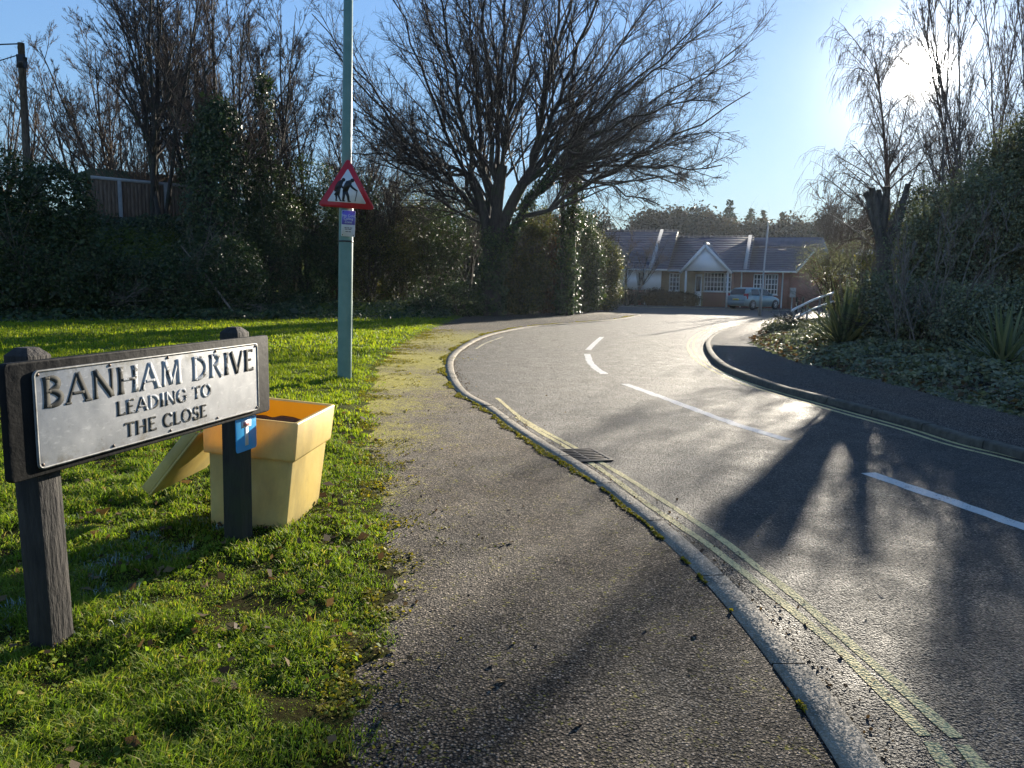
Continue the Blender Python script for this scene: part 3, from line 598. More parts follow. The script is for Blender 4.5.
# ------------------------------------------------------------------ lamp column with its signs
lb = at(344.5, 381, 0); tt = deep(348.3, 0, lb[1]); ax = tt-lb; ax /= ax[2]
MAT['green'] = plain('pale_green_column_paint', (.10, .20, .165), (.145, .255, .21), .42, 5, .0, bump=.15, bsc=30)
lamp = thing('lamp_column', lb, 'tall pale green steel lamp column rising from the lawn beside the footpath', 'lamp post')
LP = lambda z: lb+ax*z
m = MB(); m.lathe([(.110, -.3), (.108, .03), (.103, .10), (.102, 2.45), (.098, 2.52), (.072, 2.62)], lb, ax, 16); m.build('base', MAT['green'], lamp, smooth=True)
m = MB(); m.lathe([(.072, 2.60), (.070, 3.0), (.060, 6.6)], lb, ax, 16); m.build('shaft', MAT['green'], lamp, smooth=True)
fc = -np.array([lb[0], lb[1], 0]); fc /= np.linalg.norm(fc); sd = np.array([-fc[1], fc[0], 0])        # fc faces the camera side
if sd[0] < 0: sd = -sd
m = MB(); dr = sd*math.sin(R_(62))+fc*math.cos(R_(62))*-1; dd = np.cross(UP, dr)
m.frame_box(LP(.62)+dr*.099-dd*.05, dd*.10, UP*.55, dr*.006); m.build('door', MAT['green'], lamp, bevel=.003)
m = MB(); m.lathe([(.104, 0), (.106, .004), (.106, .020), (.104, .024)], LP(2.0), ax, 20); m.build('strap', MAT['signblack'], lamp)
MAT['lampglass'] = plain('lamp_bowl', (.5, .5, .48), None, .3)
m = MB(); m.tubes(np.array([LP(6.6), LP(6.85)+dr*.1, LP(6.95)+dr*.5]), np.array([.055, .05, .04]), 10, cap=True); m.build('bracket', MAT['green'], lamp)
m = MB(); m.frame_box(LP(6.9)+dr*.45-dd*.1, dr*.55, dd*.2, UP*.12); m.build('lantern', MAT['lampglass'], lamp, bevel=.03)

# warning sign: corners measured on the upright plane in front of the column
yaw = R_(-6); fn = fc*math.cos(yaw)+sd*math.sin(yaw); fx = np.cross(UP, fn); fx = fx if fx[0] > 0 else -fx
tz = R_(-2.6); fx, fz = fx*math.cos(tz)+UP*math.sin(tz), UP*math.cos(tz)-fx*math.sin(tz)
SO = LP(0)+fn*.135; base_c = on_plane(346.5, 208, SO, fn); side = .80
ws = thing('warning_sign', base_c, 'red bordered triangular warning sign with two stooping elderly figures on the lamp column', 'road sign')
def tri(s, y0, r=.035):
    h = s*math.sqrt(3)/2; c = [(-s/2, y0), (s/2, y0), (0, y0+h)]; cen = np.mean(c, 0); out = []
    for (x, y), a in zip(c, (210, -30, 90)):
        d = cen-np.array((x, y)); d = d/np.linalg.norm(d); o = np.array((x, y))+d*2*r
        for k in range(7): q = math.radians(a-60+20*k); out.append((o[0]+r*math.cos(q), o[1]+r*math.sin(q)))
    return out
m = MB(); m.prism(tri(side, 0), base_c, fx, fz, fn, -.004, 0); m.build('plate', MAT['signred'], ws)
m = MB(); m.prism(tri(side-.258, .0745, .012), base_c, fx, fz, fn, .0004, .0016); m.build('white_panel', MAT['signwhite'], ws)
fig = MB(); dep = [.0024]
def blob(p): dep[0] += .0002; fig.prism(p, base_c, fx, fz, fn, .0014, dep[0])
def disc(x, y, r): blob([(x+r*math.cos(a), y+r*math.sin(a)) for a in np.linspace(0, 2*math.pi, 17)[:-1]])
def limb(p, w):
    p = np.asarray(p, float); t = np.gradient(p, axis=0); t /= np.linalg.norm(t, axis=1, keepdims=True); nn = np.stack([-t[:, 1], t[:, 0]], 1); w = np.asarray(w)[:, None]/2
    blob(np.vstack([p+nn*w, (p-nn*w)[::-1]]))
ox = .006
def LX(L): return [(x+ox, y) for x, y in L]
# woman behind, holding on; man in front with a stick
disc(-.060+ox, .384, .026); limb(LX([(-.075, .37), (-.105, .335), (-.135, .27), (-.150, .21)]), [.04, .075, .085, .07])
blob(LX([(-.105, .30), (-.185, .175), (-.175, .165), (-.110, .160), (-.095, .25)])); limb(LX([(-.155, .165), (-.150, .125), (-.155, .097)]), [.028, .022, .018]); limb(LX([(-.125, .165), (-.105, .125), (-.095, .097)]), [.028, .022, .018])
limb(LX([(-.10, .32), (-.07, .275), (-.035, .265)]), [.03, .026, .022]); limb(LX([(-.165, .097), (-.135, .094)]), [.016, .014]); limb(LX([(-.105, .097), (-.075, .094)]), [.016, .014])
disc(.062+ox, .384, .027); limb(LX([(.045, .372), (.012, .345), (-.02, .28), (-.035, .215)]), [.04, .085, .085, .07])
limb(LX([(-.045, .225), (-.050, .16), (-.058, .097)]), [.045, .036, .028]); limb(LX([(-.02, .225), (.010, .16), (.020, .095)]), [.05, .038, .028]); limb(LX([(-.068, .097), (-.03, .094)]), [.02, .016]); limb(LX([(.008, .095), (.048, .092)]), [.02, .016])
limb(LX([(.020, .335), (.065, .285), (.125, .248)]), [.036, .03, .024]); limb(LX([(.115, .252), (.14, .246)]), [.014, .012]); limb(LX([(.132, .248), (.122, .17), (.108, .097)]), [.010, .009, .009])
fig.build('pictogram', MAT['signblack'], ws)
for z in (.17, .42): m = MB(); m.frame_box(base_c-fn*.0042+fz*z-fx*.12, fx*.24, -fn*.02, fz*.04); m.lathe([(.105, 0), (.112, .004), (.112, .026), (.105, .03)], LP(base_c[2]+z), ax, 16); m.build('clip', MAT['zinc'], ws)
# notice under it
nb = on_plane(341, 236, SO-fn*.02, fn); nw = .19; nh = .36
ns = thing('notice_plate', nb, 'small purple and white notice plate fixed to the lamp column under the triangle', 'notice')
nx_, nz_ = fx, fz
m = MB(); m.prism(rrect(0, 0, nw, nh, .008), nb, nx_, nz_, fn, 0, .003); m.build('plate', plain('notice_white', (.74, .78, .86), (.68, .72, .82), .4, 6), ns)
m = MB(); m.prism([(.004, .165), (nw-.004, .165), (nw-.004, nh-.004), (.004, nh-.004)], nb, nx_, nz_, fn, .0032, .0044); m.build('purple_panel', plain('notice_purple', (.15, .13, .56), (.13, .115, .50), .4, 6), ns)
def smalltext(text, x, z, h, mat, parent, align='CENTER', lift=.005):
    cu = bpy.data.curves.new('text', 'FONT'); cu.body = text; cu.size = h*1.35; cu.align_x = align; cu.extrude = .0004; ob = bpy.data.objects.new('tmp', cu); COL.objects.link(ob)
    dg = bpy.context.evaluated_depsgraph_get(); me = bpy.data.meshes.new_from_object(ob.evaluated_get(dg)); bpy.data.objects.remove(ob)
    P = np.array([v.co[:] for v in me.vertices]); w = nb+nx_*(x+P[:, :1])+nz_*(z+P[:, 1:2])+fn*(lift+P[:, 2:3]); mb = MB(); mb.add(w, [tuple(p.vertices) for p in me.polygons]); return mb.build('lettering', mat, parent)
smalltext('No Cold', nw/2, .272, .036, MAT['signwhite'], ns); smalltext('Calling', nw/2, .230, .036, MAT['signwhite'], ns); smalltext('Zone', nw/2, .185, .036, MAT['signwhite'], ns)
m = MB(); MAT['notegrey'] = plain('notice_grey_print', (.12, .13, .17), None, .5)
for z, segs in ((.115, ((.045, .075), (.083, .11), (.118, .15))), (.095, ((.05, .09), (.097, .14))), (.062, ((.06, .10), (.105, .135)))):
    for a_, b_ in segs: m.prism([(a_, z), (b_, z), (b_, z+.011), (a_, z+.011)], nb, nx_, nz_, fn, .0032, .004)
m.build('print', MAT['notegrey'], ns)
for x_, z_ in ((.02, .02), (nw-.02, .02), (.02, nh-.02), (nw-.02, nh-.02)): m = MB(); m.lathe([(.008, 0), (.006, .004)], nb+nx_*x_+nz_*z_+fn*.003, fn, 8); m.build('bolt', MAT['signblack'], ns)
# ------------------------------------------------------------------ bungalow across the far street
def brick(name, a, b, mortar):
    m = NT(name); q = m.n('ShaderNodeTexBrick', i_Scale=1.0); mp = m.n('ShaderNodeMapping'); m.t.links.new(m.pos(), mp.inputs[0]); mp.inputs['Rotation'].default_value = (R_(90), 0, 0)
    add = m.n('ShaderNodeCombineXYZ'); sp = m.n('ShaderNodeSeparateXYZ', i_0=m.pos()); m.t.links.new(m.math('ADD', sp.outputs[0], sp.outputs[1]), add.inputs[0]); m.t.links.new(sp.outputs[2], add.inputs[1])
    m.t.links.new(add.outputs[0], q.inputs['Vector']); q.inputs['Color1'].default_value = a+(1,); q.inputs['Color2'].default_value = b+(1,); q.inputs['Mortar'].default_value = mortar+(1,)
    q.inputs['Brick Width'].default_value = .225; q.inputs['Row Height'].default_value = .075; q.inputs['Mortar Size'].default_value = .006
    c = m.mix(m.ramp(m.noise(1.3, 5), [(.35, (0, 0, 0)), (.7, (.5, .5, .5))]), q.outputs['Color'], (.16, .09, .07)); m.set(Base_Color=c, Roughness=.85); return m.m
MAT['brick'] = brick('red_brick', (.30, .085, .055), (.24, .07, .05), (.28, .24, .2)); MAT['buff'] = brick('buff_brick', (.32, .23, .11), (.26, .18, .085), (.3, .27, .22))
def tilemat(name, a, b):
    m = NT(name); z = m.n('ShaderNodeSeparateXYZ', i_0=m.pos()).outputs[2]; r = m.math('FRACT', m.math('MULTIPLY', z, 4.4)); c = m.ramp(m.noise(2.2, 6), [(.3, a), (.7, b)])
    c = m.mix(m.ramp(m.voro(3.2, out='Color'), [(.2, (0, 0, 0)), (.9, (.6, .6, .6))]), c, tuple(x*1.2 for x in b)); m.set(Base_Color=c, Roughness=.5); m.b.inputs['Specular IOR Level'].default_value = .6; m.bump(r, .3, .05); return m.m
MAT['tiles'] = tilemat('slate_grey_roof_tiles', (.036, .040, .075), (.072, .072, .115)); MAT['brown_tiles'] = tilemat('brown_roof_tiles', (.085, .065, .062), (.12, .09, .085))
MAT['upvc'] = plain('white_window_frame', (.78, .78, .78), (.7, .7, .7), .4, 4); MAT['render'] = plain('white_boarding', (.90, .90, .91), (.85, .86, .87), .6, 3)
def glassmat():
    m = NT('window_glass'); m.set(Base_Color=m.ramp(m.noise(1.4, 3), [(.35, (.02, .025, .03)), (.65, (.10, .105, .11))]), Roughness=.05); return m.m
MAT['glass'] = glassmat(); MAT['lead'] = plain('pale_roof_flashing', (.34, .34, .35), (.26, .26, .27), .7, 5)
HY = R_(-20); PR = deep(789, 300, 57.0); PR[2] = 0; hx = np.array([math.cos(HY), math.sin(HY), 0]); hy = np.array([-math.sin(HY), math.cos(HY), 0])
def hq(px_, py_): Q = on_plane(px_, py_, PR, hy); return (Q-PR)@hx, Q[2]
hs = lambda p: hq(p, 290)[0]
XL = 0
house = local('bungalow', tuple(PR), HY, 'red brick bungalow with white front gable and slate grey roof beyond the road', 'house')
XL = hs(596); EAV = 2.72; DEP = 8.4; RZ = 5.35; sB = hs(668)
def hpart(name, mat, boxes, parent=None, bevel=0):
    m = MB(); [m.box(c, s) for c, s in boxes]; return m.build(name, mat, parent or house, bevel=bevel)
def span(x0, x1, y0, y1, z0, z1): return (((x0+x1)/2, (y0+y1)/2, (z0+z1)/2), (abs(x1-x0), abs(y1-y0), abs(z1-z0)))
sW, sY = hs(661), hs(684)
hpart('wall', MAT['brick'], [span(hs(733), 0, 0, DEP, 0, EAV), span(sW, hs(733)-.002, 0, DEP, 0, EAV-.01), span(XL, sW-.002, -.35, DEP, 0, 1.15)])
YC, RC = 3.9, 4.5; xC = hs(748); xD = hs(799)
m = MB(); m.prism([(0, 0), (DEP, 0), (DEP, EAV), (YC, RC-.10), (0, EAV)], (0.003, 0, 0), (0, 1, 0), (0, 0, 1), (1, 0, 0), -.25, 0); m.build('gable_wall', MAT['brick'], house)
hpart('buff_wall', MAT['buff'], [span(sW+.003, hs(703), -.03, -.004, .02, EAV-.02)])
hpart('white_panel', MAT['render'], [span(XL, sW-.002, -.33, -.004, 1.153, EAV+.05)])
def roof(name, x0, x1, rz, mat, y0=-.45, y1=DEP+.45, e=EAV-.08, mid=None):
    mid = (y0+y1)/2 if mid is None else mid; m = MB(); m.prism([(y0, e), (mid, rz), (y1, e), (y1, e+.10), (mid, rz+.10), (y0, e+.10)], (x0, 0, 0), (0, 1, 0), (0, 0, 1), (1, 0, 0), 0, x1-x0)
    for a_, b_ in (((y0, e+.10), (mid, rz+.10)), ((y1, e+.10), (mid, rz+.10))):          # tile courses, each lapping over the one below
        a_, b_ = np.array(a_), np.array(b_); d = b_-a_; L = np.linalg.norm(d); d /= L; n_ = np.array([-d[1], d[0]]); n_ = n_ if n_[1] > 0 else -n_; k = int(L/.36); st_ = L/k
        for c_ in range(k):
            p = a_+d*c_*st_; q = p+d*(st_+.02); m.prism([p+n_*.004, q+n_*.004, q+n_*.012, p+n_*.062], (x0-.004, 0, 0), (0, 1, 0), (0, 0, 1), (1, 0, 0), 0, x1-x0+.008)
    return m.build(name, mat, house)
roof('roof', sB, xC, RZ, MAT['tiles']); roof('roof', hs(590), sB-.003, RZ+.5, MAT['tiles'], y0=-.75, e=EAV-.05); roof('roof', xC+.003, .38, RC, MAT['tiles'], y1=DEP+.45, mid=YC)
m = MB(); m.prism([(YC-.2, RC-.1), (4.6, RZ+.1), (DEP+.3, 3.0)], (xC+.004, 0, 0), (0, 1, 0), (0, 0, 1), (1, 0, 0), 0, xD-xC); m.build('roof', MAT['tiles'], house)
mid = DEP/2
for x0, x1, rz in ((sB, xC, RZ), (hs(590), sB, RZ+.5), (xC, .36, RC)):
    m = MB(); k = int((x1-x0)/.42)
    for i in range(k): m.tubes(np.array([[x0+(i+.02)*(x1-x0)/k, YC if rz == RC else mid if rz == RZ else (DEP+.45-.75)/2, rz+.13], [x0+(i+.98)*(x1-x0)/k, YC if rz == RC else mid if rz == RZ else (DEP+.45-.75)/2, rz+.13]]), np.array([.11, .10]), 8, cap=True)
    m.build('ridge_tiles', MAT['brown_tiles'], house)
def strip(px_, dz, y0=-.42, rz=RZ):
    x = hs(px_); m = MB(); mid = (y0-.03+DEP+.45)/2; m.prism([(y0, EAV+.05), (mid, rz+.15), (mid, rz+.27), (y0, EAV+.17)], (x-.13, 0, 0), (0, 1, 0), (0, 0, 1), (1, 0, 0), 0, .26); m.build('party_wall_strip', MAT['lead'], house)
strip(744, 0); strip(651, 0, -.72, RZ+.5)
# verge boards of the right gable, eaves board, gutter and downpipes
m = MB(); y0 = -.47; m.prism([(y0, EAV-.14), (YC, RC-.10), (DEP+.47, EAV-.14), (DEP+.47, EAV+.06), (YC, RC+.10), (y0, EAV+.06)], (.385, 0, 0), (0, 1, 0), (0, 0, 1), (1, 0, 0), 0, .03); m.build('verge_board', MAT['upvc'], house)
for q in (span(hs(730), .36, -.56, -.455, EAV-.10, EAV+.02), span(sB, hs(682), -.56, -.455, EAV-.10, EAV+.02), span(XL, sB-.01, -.86, -.755, EAV-.06, EAV+.05)): hpart('gutter', MAT['upvc'], [q])
for px_, y_ in ((741, -.08), (782, -.08), (646, -.42)):
    m = MB(); x = hs(px_); m.tubes(np.array([[x, y_-.42 if y_ > -.2 else y_-.4, EAV-.08], [x, y_, EAV-.4], [x, y_, .02]]), np.array([.05]*3), 8); m.build('downpipe', MAT['upvc'], house)
# front gable over the porch
YP = -1.0
def hqy(px_, py_): Q = on_plane(px_, py_, PR+hy*YP, hy); return (Q-PR)@hx, Q[2]
ga, gz = hqy(705.5, 245); gl, _ = hqy(682.5, 268); gr, _ = hqy(729.5, 268); gzz = min(gz, RZ-.2)
m = MB(); m.prism([(gl, EAV-.05), (gr, EAV-.05), (ga, gzz)], (0, YP, 0), (1, 0, 0), (0, 0, 1), (0, 1, 0), 0, .1); m.build('front_gable', MAT['render'], house)
m = MB()
for x0, in ((gl,), (gr,)):
    d = np.array([ga-x0, 0, gzz-EAV]); L = np.linalg.norm(d); d /= L; nn = np.array([-d[2], 0, d[0]]); nn = nn if nn[2] > 0 else -nn
    m.frame_box(np.array([x0, YP-.12, EAV-.05])-d*.25+nn*.02, d*(L+.25), np.array([0, 5.0, 0]), nn*.12)
m.build('gable_roof', MAT['tiles'], house)
m = MB()
for x0 in (gl, gr):
    d = np.array([ga-x0, 0, gzz-EAV]); L = np.linalg.norm(d); d /= L; nn = np.array([-d[2], 0, d[0]]); nn = nn if nn[2] > 0 else -nn
    m.frame_box(np.array([x0, YP-.16, EAV-.05])-d*.22-nn*.10, d*(L+.22), np.array([0, .035, 0]), nn*.22)
m.build('barge_board', MAT['upvc'], house)
m = MB(); m.tubes(np.array([[ga, YP-.1, gzz+.14], [ga, 3.4, gzz+.14]]), np.array([.12, .12]), 8, cap=True); m.build('gable_ridge', MAT['lead'], house)
def window(x0, x1, z0, z1, cols, rows, y=-.005):
    m = MB(); fr = .07; m.box(*span(x0, x1, y-.06, y, z0, z0+fr)); m.box(*span(x0, x1, y-.06, y, z1-fr, z1)); m.box(*span(x0, x0+fr, y-.06, y, z0+fr, z1-fr)); m.box(*span(x1-fr, x1, y-.06, y, z0+fr, z1-fr))
    for i in range(1, cols): x = x0+(x1-x0)*i/cols; m.box(*span(x-.03, x+.03, y-.055, y-.012, z0+fr, z1-fr))
    for j in range(1, rows): z = z0+(z1-z0)*j/rows; m.box(*span(x0+fr, x1-fr, y-.05, y-.014, z-.025, z+.025))
    w = m.build('window', MAT['upvc'], house); m = MB(); m.box(*span(x0+fr*.5, x1-fr*.5, y-.010, y-.002, z0+fr*.5, z1-fr*.5)); p = m.build('pane', MAT['glass'], None); p.parent = w
    m = MB(); m.box(*span(x0-.05, x1+.05, y-.13, y-.062, z0-.06, z0-.005)); s_ = m.build('sill', MAT['upvc'], None); s_.parent = w
zt, zb_ = 2.55, 1.15
window(hs(703.5), hs(724), 1.15, 2.58, 6, 4, -.006); window(hs(724.4), hs(731), 1.15, 2.58, 2, 4, -.006)
window(hs(753), hs(763.5), 1.0, 2.5, 3, 4); window(hs(764.5), hs(777.5), 1.0, 2.5, 4, 4); window(hs(669), hs(679.5), 1.15, 2.5, 3, 4, -.034); window(hs(638), hs(645), 1.45, 2.55, 2, 1, -.335)
m = MB(); m.box(*span(hs(695), hs(701.5), -.08, -.034, .05, 2.45)); dr_ = m.build('door', MAT['upvc'], house); m = MB(); m.box(*span(hs(696), hs(700.5), -.095, -.081, 1.15, 2.25)); q = m.build('pane', MAT['glass'], None); q.parent = dr_
m = MB(); m.box(*span(hs(700.3), hs(701), -.13, -.081, 1.02, 1.08)); q = m.build('handle', MAT['zinc'], None); q.parent = dr_
hpart('porch_post', MAT['upvc'], [span(hs(686), hs(686)+.14, YP, YP+.14, 0, EAV-.06)]); hpart('porch_post', MAT['upvc'], [span(gr-.16, gr-.02, YP, YP+.14, 0, EAV-.06)])
hpart('porch_wall', MAT['buff'], [span(hs(686)+.15, hs(693), YP+.02, YP+.2, 0, .9)])
# the right end wall is not square to the front
for o in list(house.children):
    for v in o.data.vertices:
        if v.co.x > -.35 and not o.name.startswith(('gutter', 'downpipe', 'window', 'party')): v.co.x += .30*(v.co.y+.45)
# front garden hedge, low and brown
# second bungalow behind the trees on the right
b2o = deep(822, 300, 72); b2o[2] = 0
b2 = local('bungalow', tuple(b2o), R_(-12), 'brown roofed bungalow half hidden by trees to the right of the gabled one', 'house')
def b2p(name, mat, bx_): m = MB(); [m.box(c, s) for c, s in bx_]; return m.build(name, mat, b2)
b2p('wall', MAT['brick'], [span(0, 9, 0, 7, 0, 2.9)])
m = MB(); m.prism([(-.4, 2.85), (3.5, 5.2), (7.4, 2.85), (7.4, 3.0), (3.5, 5.36), (-.4, 3.0)], (-.4, 0, 0), (0, 1, 0), (0, 0, 1), (1, 0, 0), 0, 9.8); m.build('roof', MAT['tiles'], b2)
m = MB(); m.prism([(0, 2.9), (7, 2.9), (3.5, 5.15)], (-.003, 0, 0), (0, 1, 0), (0, 0, 1), (1, 0, 0), 0, .2); m.build('gable_wall', MAT['brick'], b2)
b2p('gutter', MAT['upvc'], [span(-.4, 9.4, -.5, -.405, 2.8, 2.92)])
m = MB(); m.box(*span(2, 4, -.05, -.003, 1.0, 2.4)); w = m.build('window', MAT['upvc'], b2); m = MB(); m.box(*span(2.1, 3.9, -.06, -.0505, 1.1, 2.3)); p = m.build('pane', MAT['glass'], None); p.parent = w

# raised kerb and drive in front of the bungalows
g = MB(); fk = np.array([(-40, 62), (2, 57.5), (9, 55.2), (14, 54.2), (19, 52.6), (40, 47), (90, 40)]); fc_ = smooth(fk, .8)
g.prism([tuple(q) for q in fc_]+[(90, 74), (-40, 74)], (0, 0, 0), (1, 0, 0), (0, 1, 0), (0, 0, 1), -.14, 0); kind(g.build('front_gardens', MAT['path_right']), 'structure')
g = MB(); ribbon(g, fc_[::-1], -.003, .122, -.15, .006); kind(g.build('street_kerb', MAT['kerb']), 'structure')

# ------------------------------------------------------------------ parked hatchback
MAT['carpaint'] = plain('pale_blue_car_paint', (.19, .28, .32), (.17, .26, .30), .28, 2, .35); MAT['rubber'] = plain('tyre_rubber', (.015, .015, .016), (.03, .03, .03), .8); MAT['alloy'] = plain('alloy_wheel', (.45, .46, .48), (.38, .39, .4), .35, 9, .7)
MAT['carglass'] = plain('car_glass', (.012, .016, .02), None, .06); MAT['redlamp'] = plain('red_lamp_lens', (.35, .01, .01), (.25, .01, .01), .2); MAT['clearlamp'] = plain('clear_lamp_lens', (.6, .62, .64), None, .15); MAT['blackplastic'] = plain('black_plastic', (.02, .02, .022), None, .6); MAT['yplate'] = plain('yellow_number_plate', (.62, .48, .05), None, .5)
cpos = deep(754, 300, 54.3); cpos[2] = 0.0
car = local('parked_car', tuple(cpos), R_(36), 'pale blue grey hatchback parked on the drive in front of the brick bungalow', 'car')
def loft(secs): k = len(secs[0]); m = MB(); m.add(np.vstack(secs), [(a*k+i, a*k+(i+1) % k, (a+1)*k+(i+1) % k, (a+1)*k+i) for a in range(len(secs)-1) for i in range(k)]+[tuple(range(k))[::-1], tuple((len(secs)-1)*k+i for i in range(k))]); return m
def bs(x, w, zb, zm, zt, tw=.9): return np.array([(x, -w*.86, zb), (x, -w*.98, zb+.12), (x, -w, zm), (x, -w*.97, zt-.06), (x, -w*tw, zt), (x, w*tw, zt), (x, w*.97, zt-.06), (x, w, zm), (x, w*.98, zb+.12), (x, w*.86, zb)])
m = loft([bs(-1.98, .70, .34, .55, .86), bs(-1.93, .80, .26, .58, .92), bs(-1.5, .85, .2, .62, .96), bs(-.6, .86, .18, .62, .95), bs(.4, .86, .18, .62, .95), bs(1.0, .855, .18, .62, .94, .84), bs(1.55, .83, .2, .58, .84, .8), bs(1.86, .76, .24, .54, .74, .8), bs(1.98, .62, .3, .5, .64, .8)])
body = m.build('body', MAT['carpaint'], car, smooth=True, bevel=0)
def cs(x, wb, wt, zb, zt): return np.array([(x, -wb, zb), (x, -wt-.02, zt-.07), (x, -wt+.06, zt), (x, wt-.06, zt), (x, wt+.02, zt-.07), (x, wb, zb)])
m = loft([cs(-1.86, .76, .74, .90, .98), cs(-1.72, .77, .66, .92, 1.30), cs(-1.50, .78, .61, .93, 1.44), cs(-.8, .79, .60, .93, 1.50), cs(.0, .79, .60, .93, 1.49), cs(.42, .79, .63, .93, 1.38), cs(.9, .78, .70, .93, 1.10), cs(1.15, .77, .74, .92, .96)])
m.build('cabin', MAT['carpaint'], car, smooth=True)
def quad(name, mat, Q, parent=car): m = MB(); m.add(Q, [tuple(range(len(Q)))]); return m.build(name, mat, parent)
for s in (-1, 1):
    f = lambda L: [(x, s*y, z) for x, y, z in L]
    quad('side_window', MAT['carglass'], f([(-.42, .800, .975), (.78, .795, .975), (.48, .69, 1.30), (.30, .655, 1.36), (-.36, .640, 1.39)])); quad('side_window', MAT['carglass'], f([(-1.34, .795, .99), (-.50, .800, .975), (-.44, .642, 1.39), (-1.22, .655, 1.37)]))
    m = MB(); m.box((-.30, s*.865, .82), (.16, .03, .03)); m.build('handle', MAT['blackplastic'], car); m = MB(); m.frame_box((.62, s*.80-.0, .96), (.10, 0, 0), (0, s*.19, 0), (0, 0, .13)); m.build('mirror', MAT['carpaint'], car, bevel=.02)
    m = MB(); m.frame_box((-1.95, s*.56, .72), (.16, s*.16, 0), (0, s*.14, 0), (.04, 0, .36)); m.build('tail_light', MAT['redlamp'], car, bevel=.02); m = MB(); m.frame_box((1.74, s*.55, .60), (.16, -s*.05, -.03), (-.1, s*.22, 0), (-.06, 0, .16)); m.build('headlight', MAT['clearlamp'], car, bevel=.02)
    for x in (-1.24, 1.26):
        m = MB(); m.lathe([(.36, -.05), (.36, .012)], (x, s*.852, .32), (0, s, 0), 24); m.build('wheel_arch', MAT['blackplastic'], car)
        m = MB(); m.lathe([(.20, -.1), (.29, -.1), (.31, -.07), (.31, .012), (.29, .03), (.205, .03)], (x, s*.855, .31), (0, s, 0), 28); wh = m.build('wheel', MAT['rubber'], car)
        m = MB(); m.lathe([(.20, .0), (.20, .033), (.185, .033), (.17, .02)], (x, s*.855, .31), (0, s, 0), 24)
        for k in range(5): a = k*2*math.pi/5; m.frame_box(np.array([x, s*.888, .31])+np.array([-math.sin(a)*.03, 0, math.cos(a)*.03]), np.array([math.cos(a)*.19, 0, math.sin(a)*.19]), np.array([math.sin(a)*.06, 0, -math.cos(a)*.06]), np.array([0, s*.01, 0]))
        q = m.build('rim', MAT['alloy'], None); q.parent = wh
quad('rear_window', MAT['carglass'], [(-1.885, -.62, 1.0), (-1.885, .62, 1.0), (-1.755, .55, 1.29), (-1.60, .52, 1.40), (-1.60, -.52, 1.40), (-1.755, -.55, 1.29)]); quad('windscreen', MAT['carglass'], [(1.165, -.66, .985), (1.165, .66, .985), (.46, .56, 1.395), (.46, -.56, 1.395)])
m = MB(); m.frame_box((-2.01, -.72, .32), (.12, 0, 0), (0, 1.44, 0), (0, 0, .24)); m.build('bumper', MAT['carpaint'], car, bevel=.04); m = MB(); m.frame_box((-2.018, -.26, .62), (.012, 0, 0), (0, .52, 0), (0, 0, .11)); m.build('number_plate', MAT['yplate'], car)

# ------------------------------------------------------------------ thin column, board on a post, bollards, handrail
fb = at(759.5, 315, 0); ftop = deep(768.5, 221, fb[1]); tl = thing('lamp_column', fb, 'thin pale grey lamp column in front of the parked car', 'lamp post'); m = MB(); a_ = (ftop-fb); a_ /= np.linalg.norm(a_); m.lathe([(.085, -.2), (.085, 1.0), (.05, 1.1), (.04, 4.9)], fb, a_, 10); m.build('column', MAT['zinc'], tl, smooth=True)
m = MB(); m.lathe([(.045, 0), (.06, .03), (.05, .14), (.01, .17)], fb+a_*4.88, a_, 10); m.build('lantern', MAT['lampglass'], tl)
bp = deep(792, 300, 50.5); bp[2] = 0; t = thing('notice_board', bp, 'small blank pale board on a post beside the brick end wall of the bungalow', 'sign'); m = MB(); m.cyl(bp-(0, 0, .2), bp+np.array([0, 0, 1.3]), .035); m.build('post', MAT['zinc'], t); m = MB(); m.frame_box(bp+np.array([-.18, -.06, .9]), (.38, 0, 0), (0, .025, 0), (0, 0, .62)); m.build('panel', MAT['lead'], t, bevel=.005)
for k, (px_, Y) in enumerate(((797, 49.0), (803, 48.5))):
    b = deep(px_, 300, Y); b[2] = 0; m = MB(); m.lathe([(.07, -.2), (.075, .0), (.07, .85), (.05, .93), (.0001, .95)], b, UP, 12); o = m.build('bollard', MAT['wood'], None, origin=b); tag(o, ['dark wooden bollard standing nearest the blank pale board', 'dark wooden bollard standing just behind the white handrail'][k], 'bollard', 'bollards by the drive')
h0, h1 = deep(795, 330, 27.2), deep(833, 320, 31.0); h0[2] = bed_h(h0[:1], h0[1:2])[0]; t = thing('handrail', h0, 'sloping white topped tubular handrail beside the planted bed and path', 'handrail')
r0_, r1_ = deep(793.5, 309.5, 27.2), deep(831, 293.5, 31.0); q0, q1 = deep(794, 318.5, 27.2), deep(831, 302, 31.0)
for nm, (u_, v_), r in (('top_rail', (r0_, r1_), .045), ('middle_rail', (q0, q1), .035)):
    mid_ = (u_+v_)/2+(0, 0, .05); m = MB(); m.tubes(np.array([u_-(v_-u_)*.03-(0, 0, .05), u_, mid_, v_, v_+(v_-u_)*.06]), np.array([r]*5), 8, cap=True); m.build(nm, MAT['signwhite'], t, smooth=True)
for f in (.02, .35, .68, 1.0): P = r0_+(r1_-r0_)*f; m = MB(); m.cyl((P[0], P[1], -.2), (P[0], P[1], P[2]-.02+(.03 if .1 < f < .9 else 0)), .04, n=8); m.build('post', MAT['lead'], t)
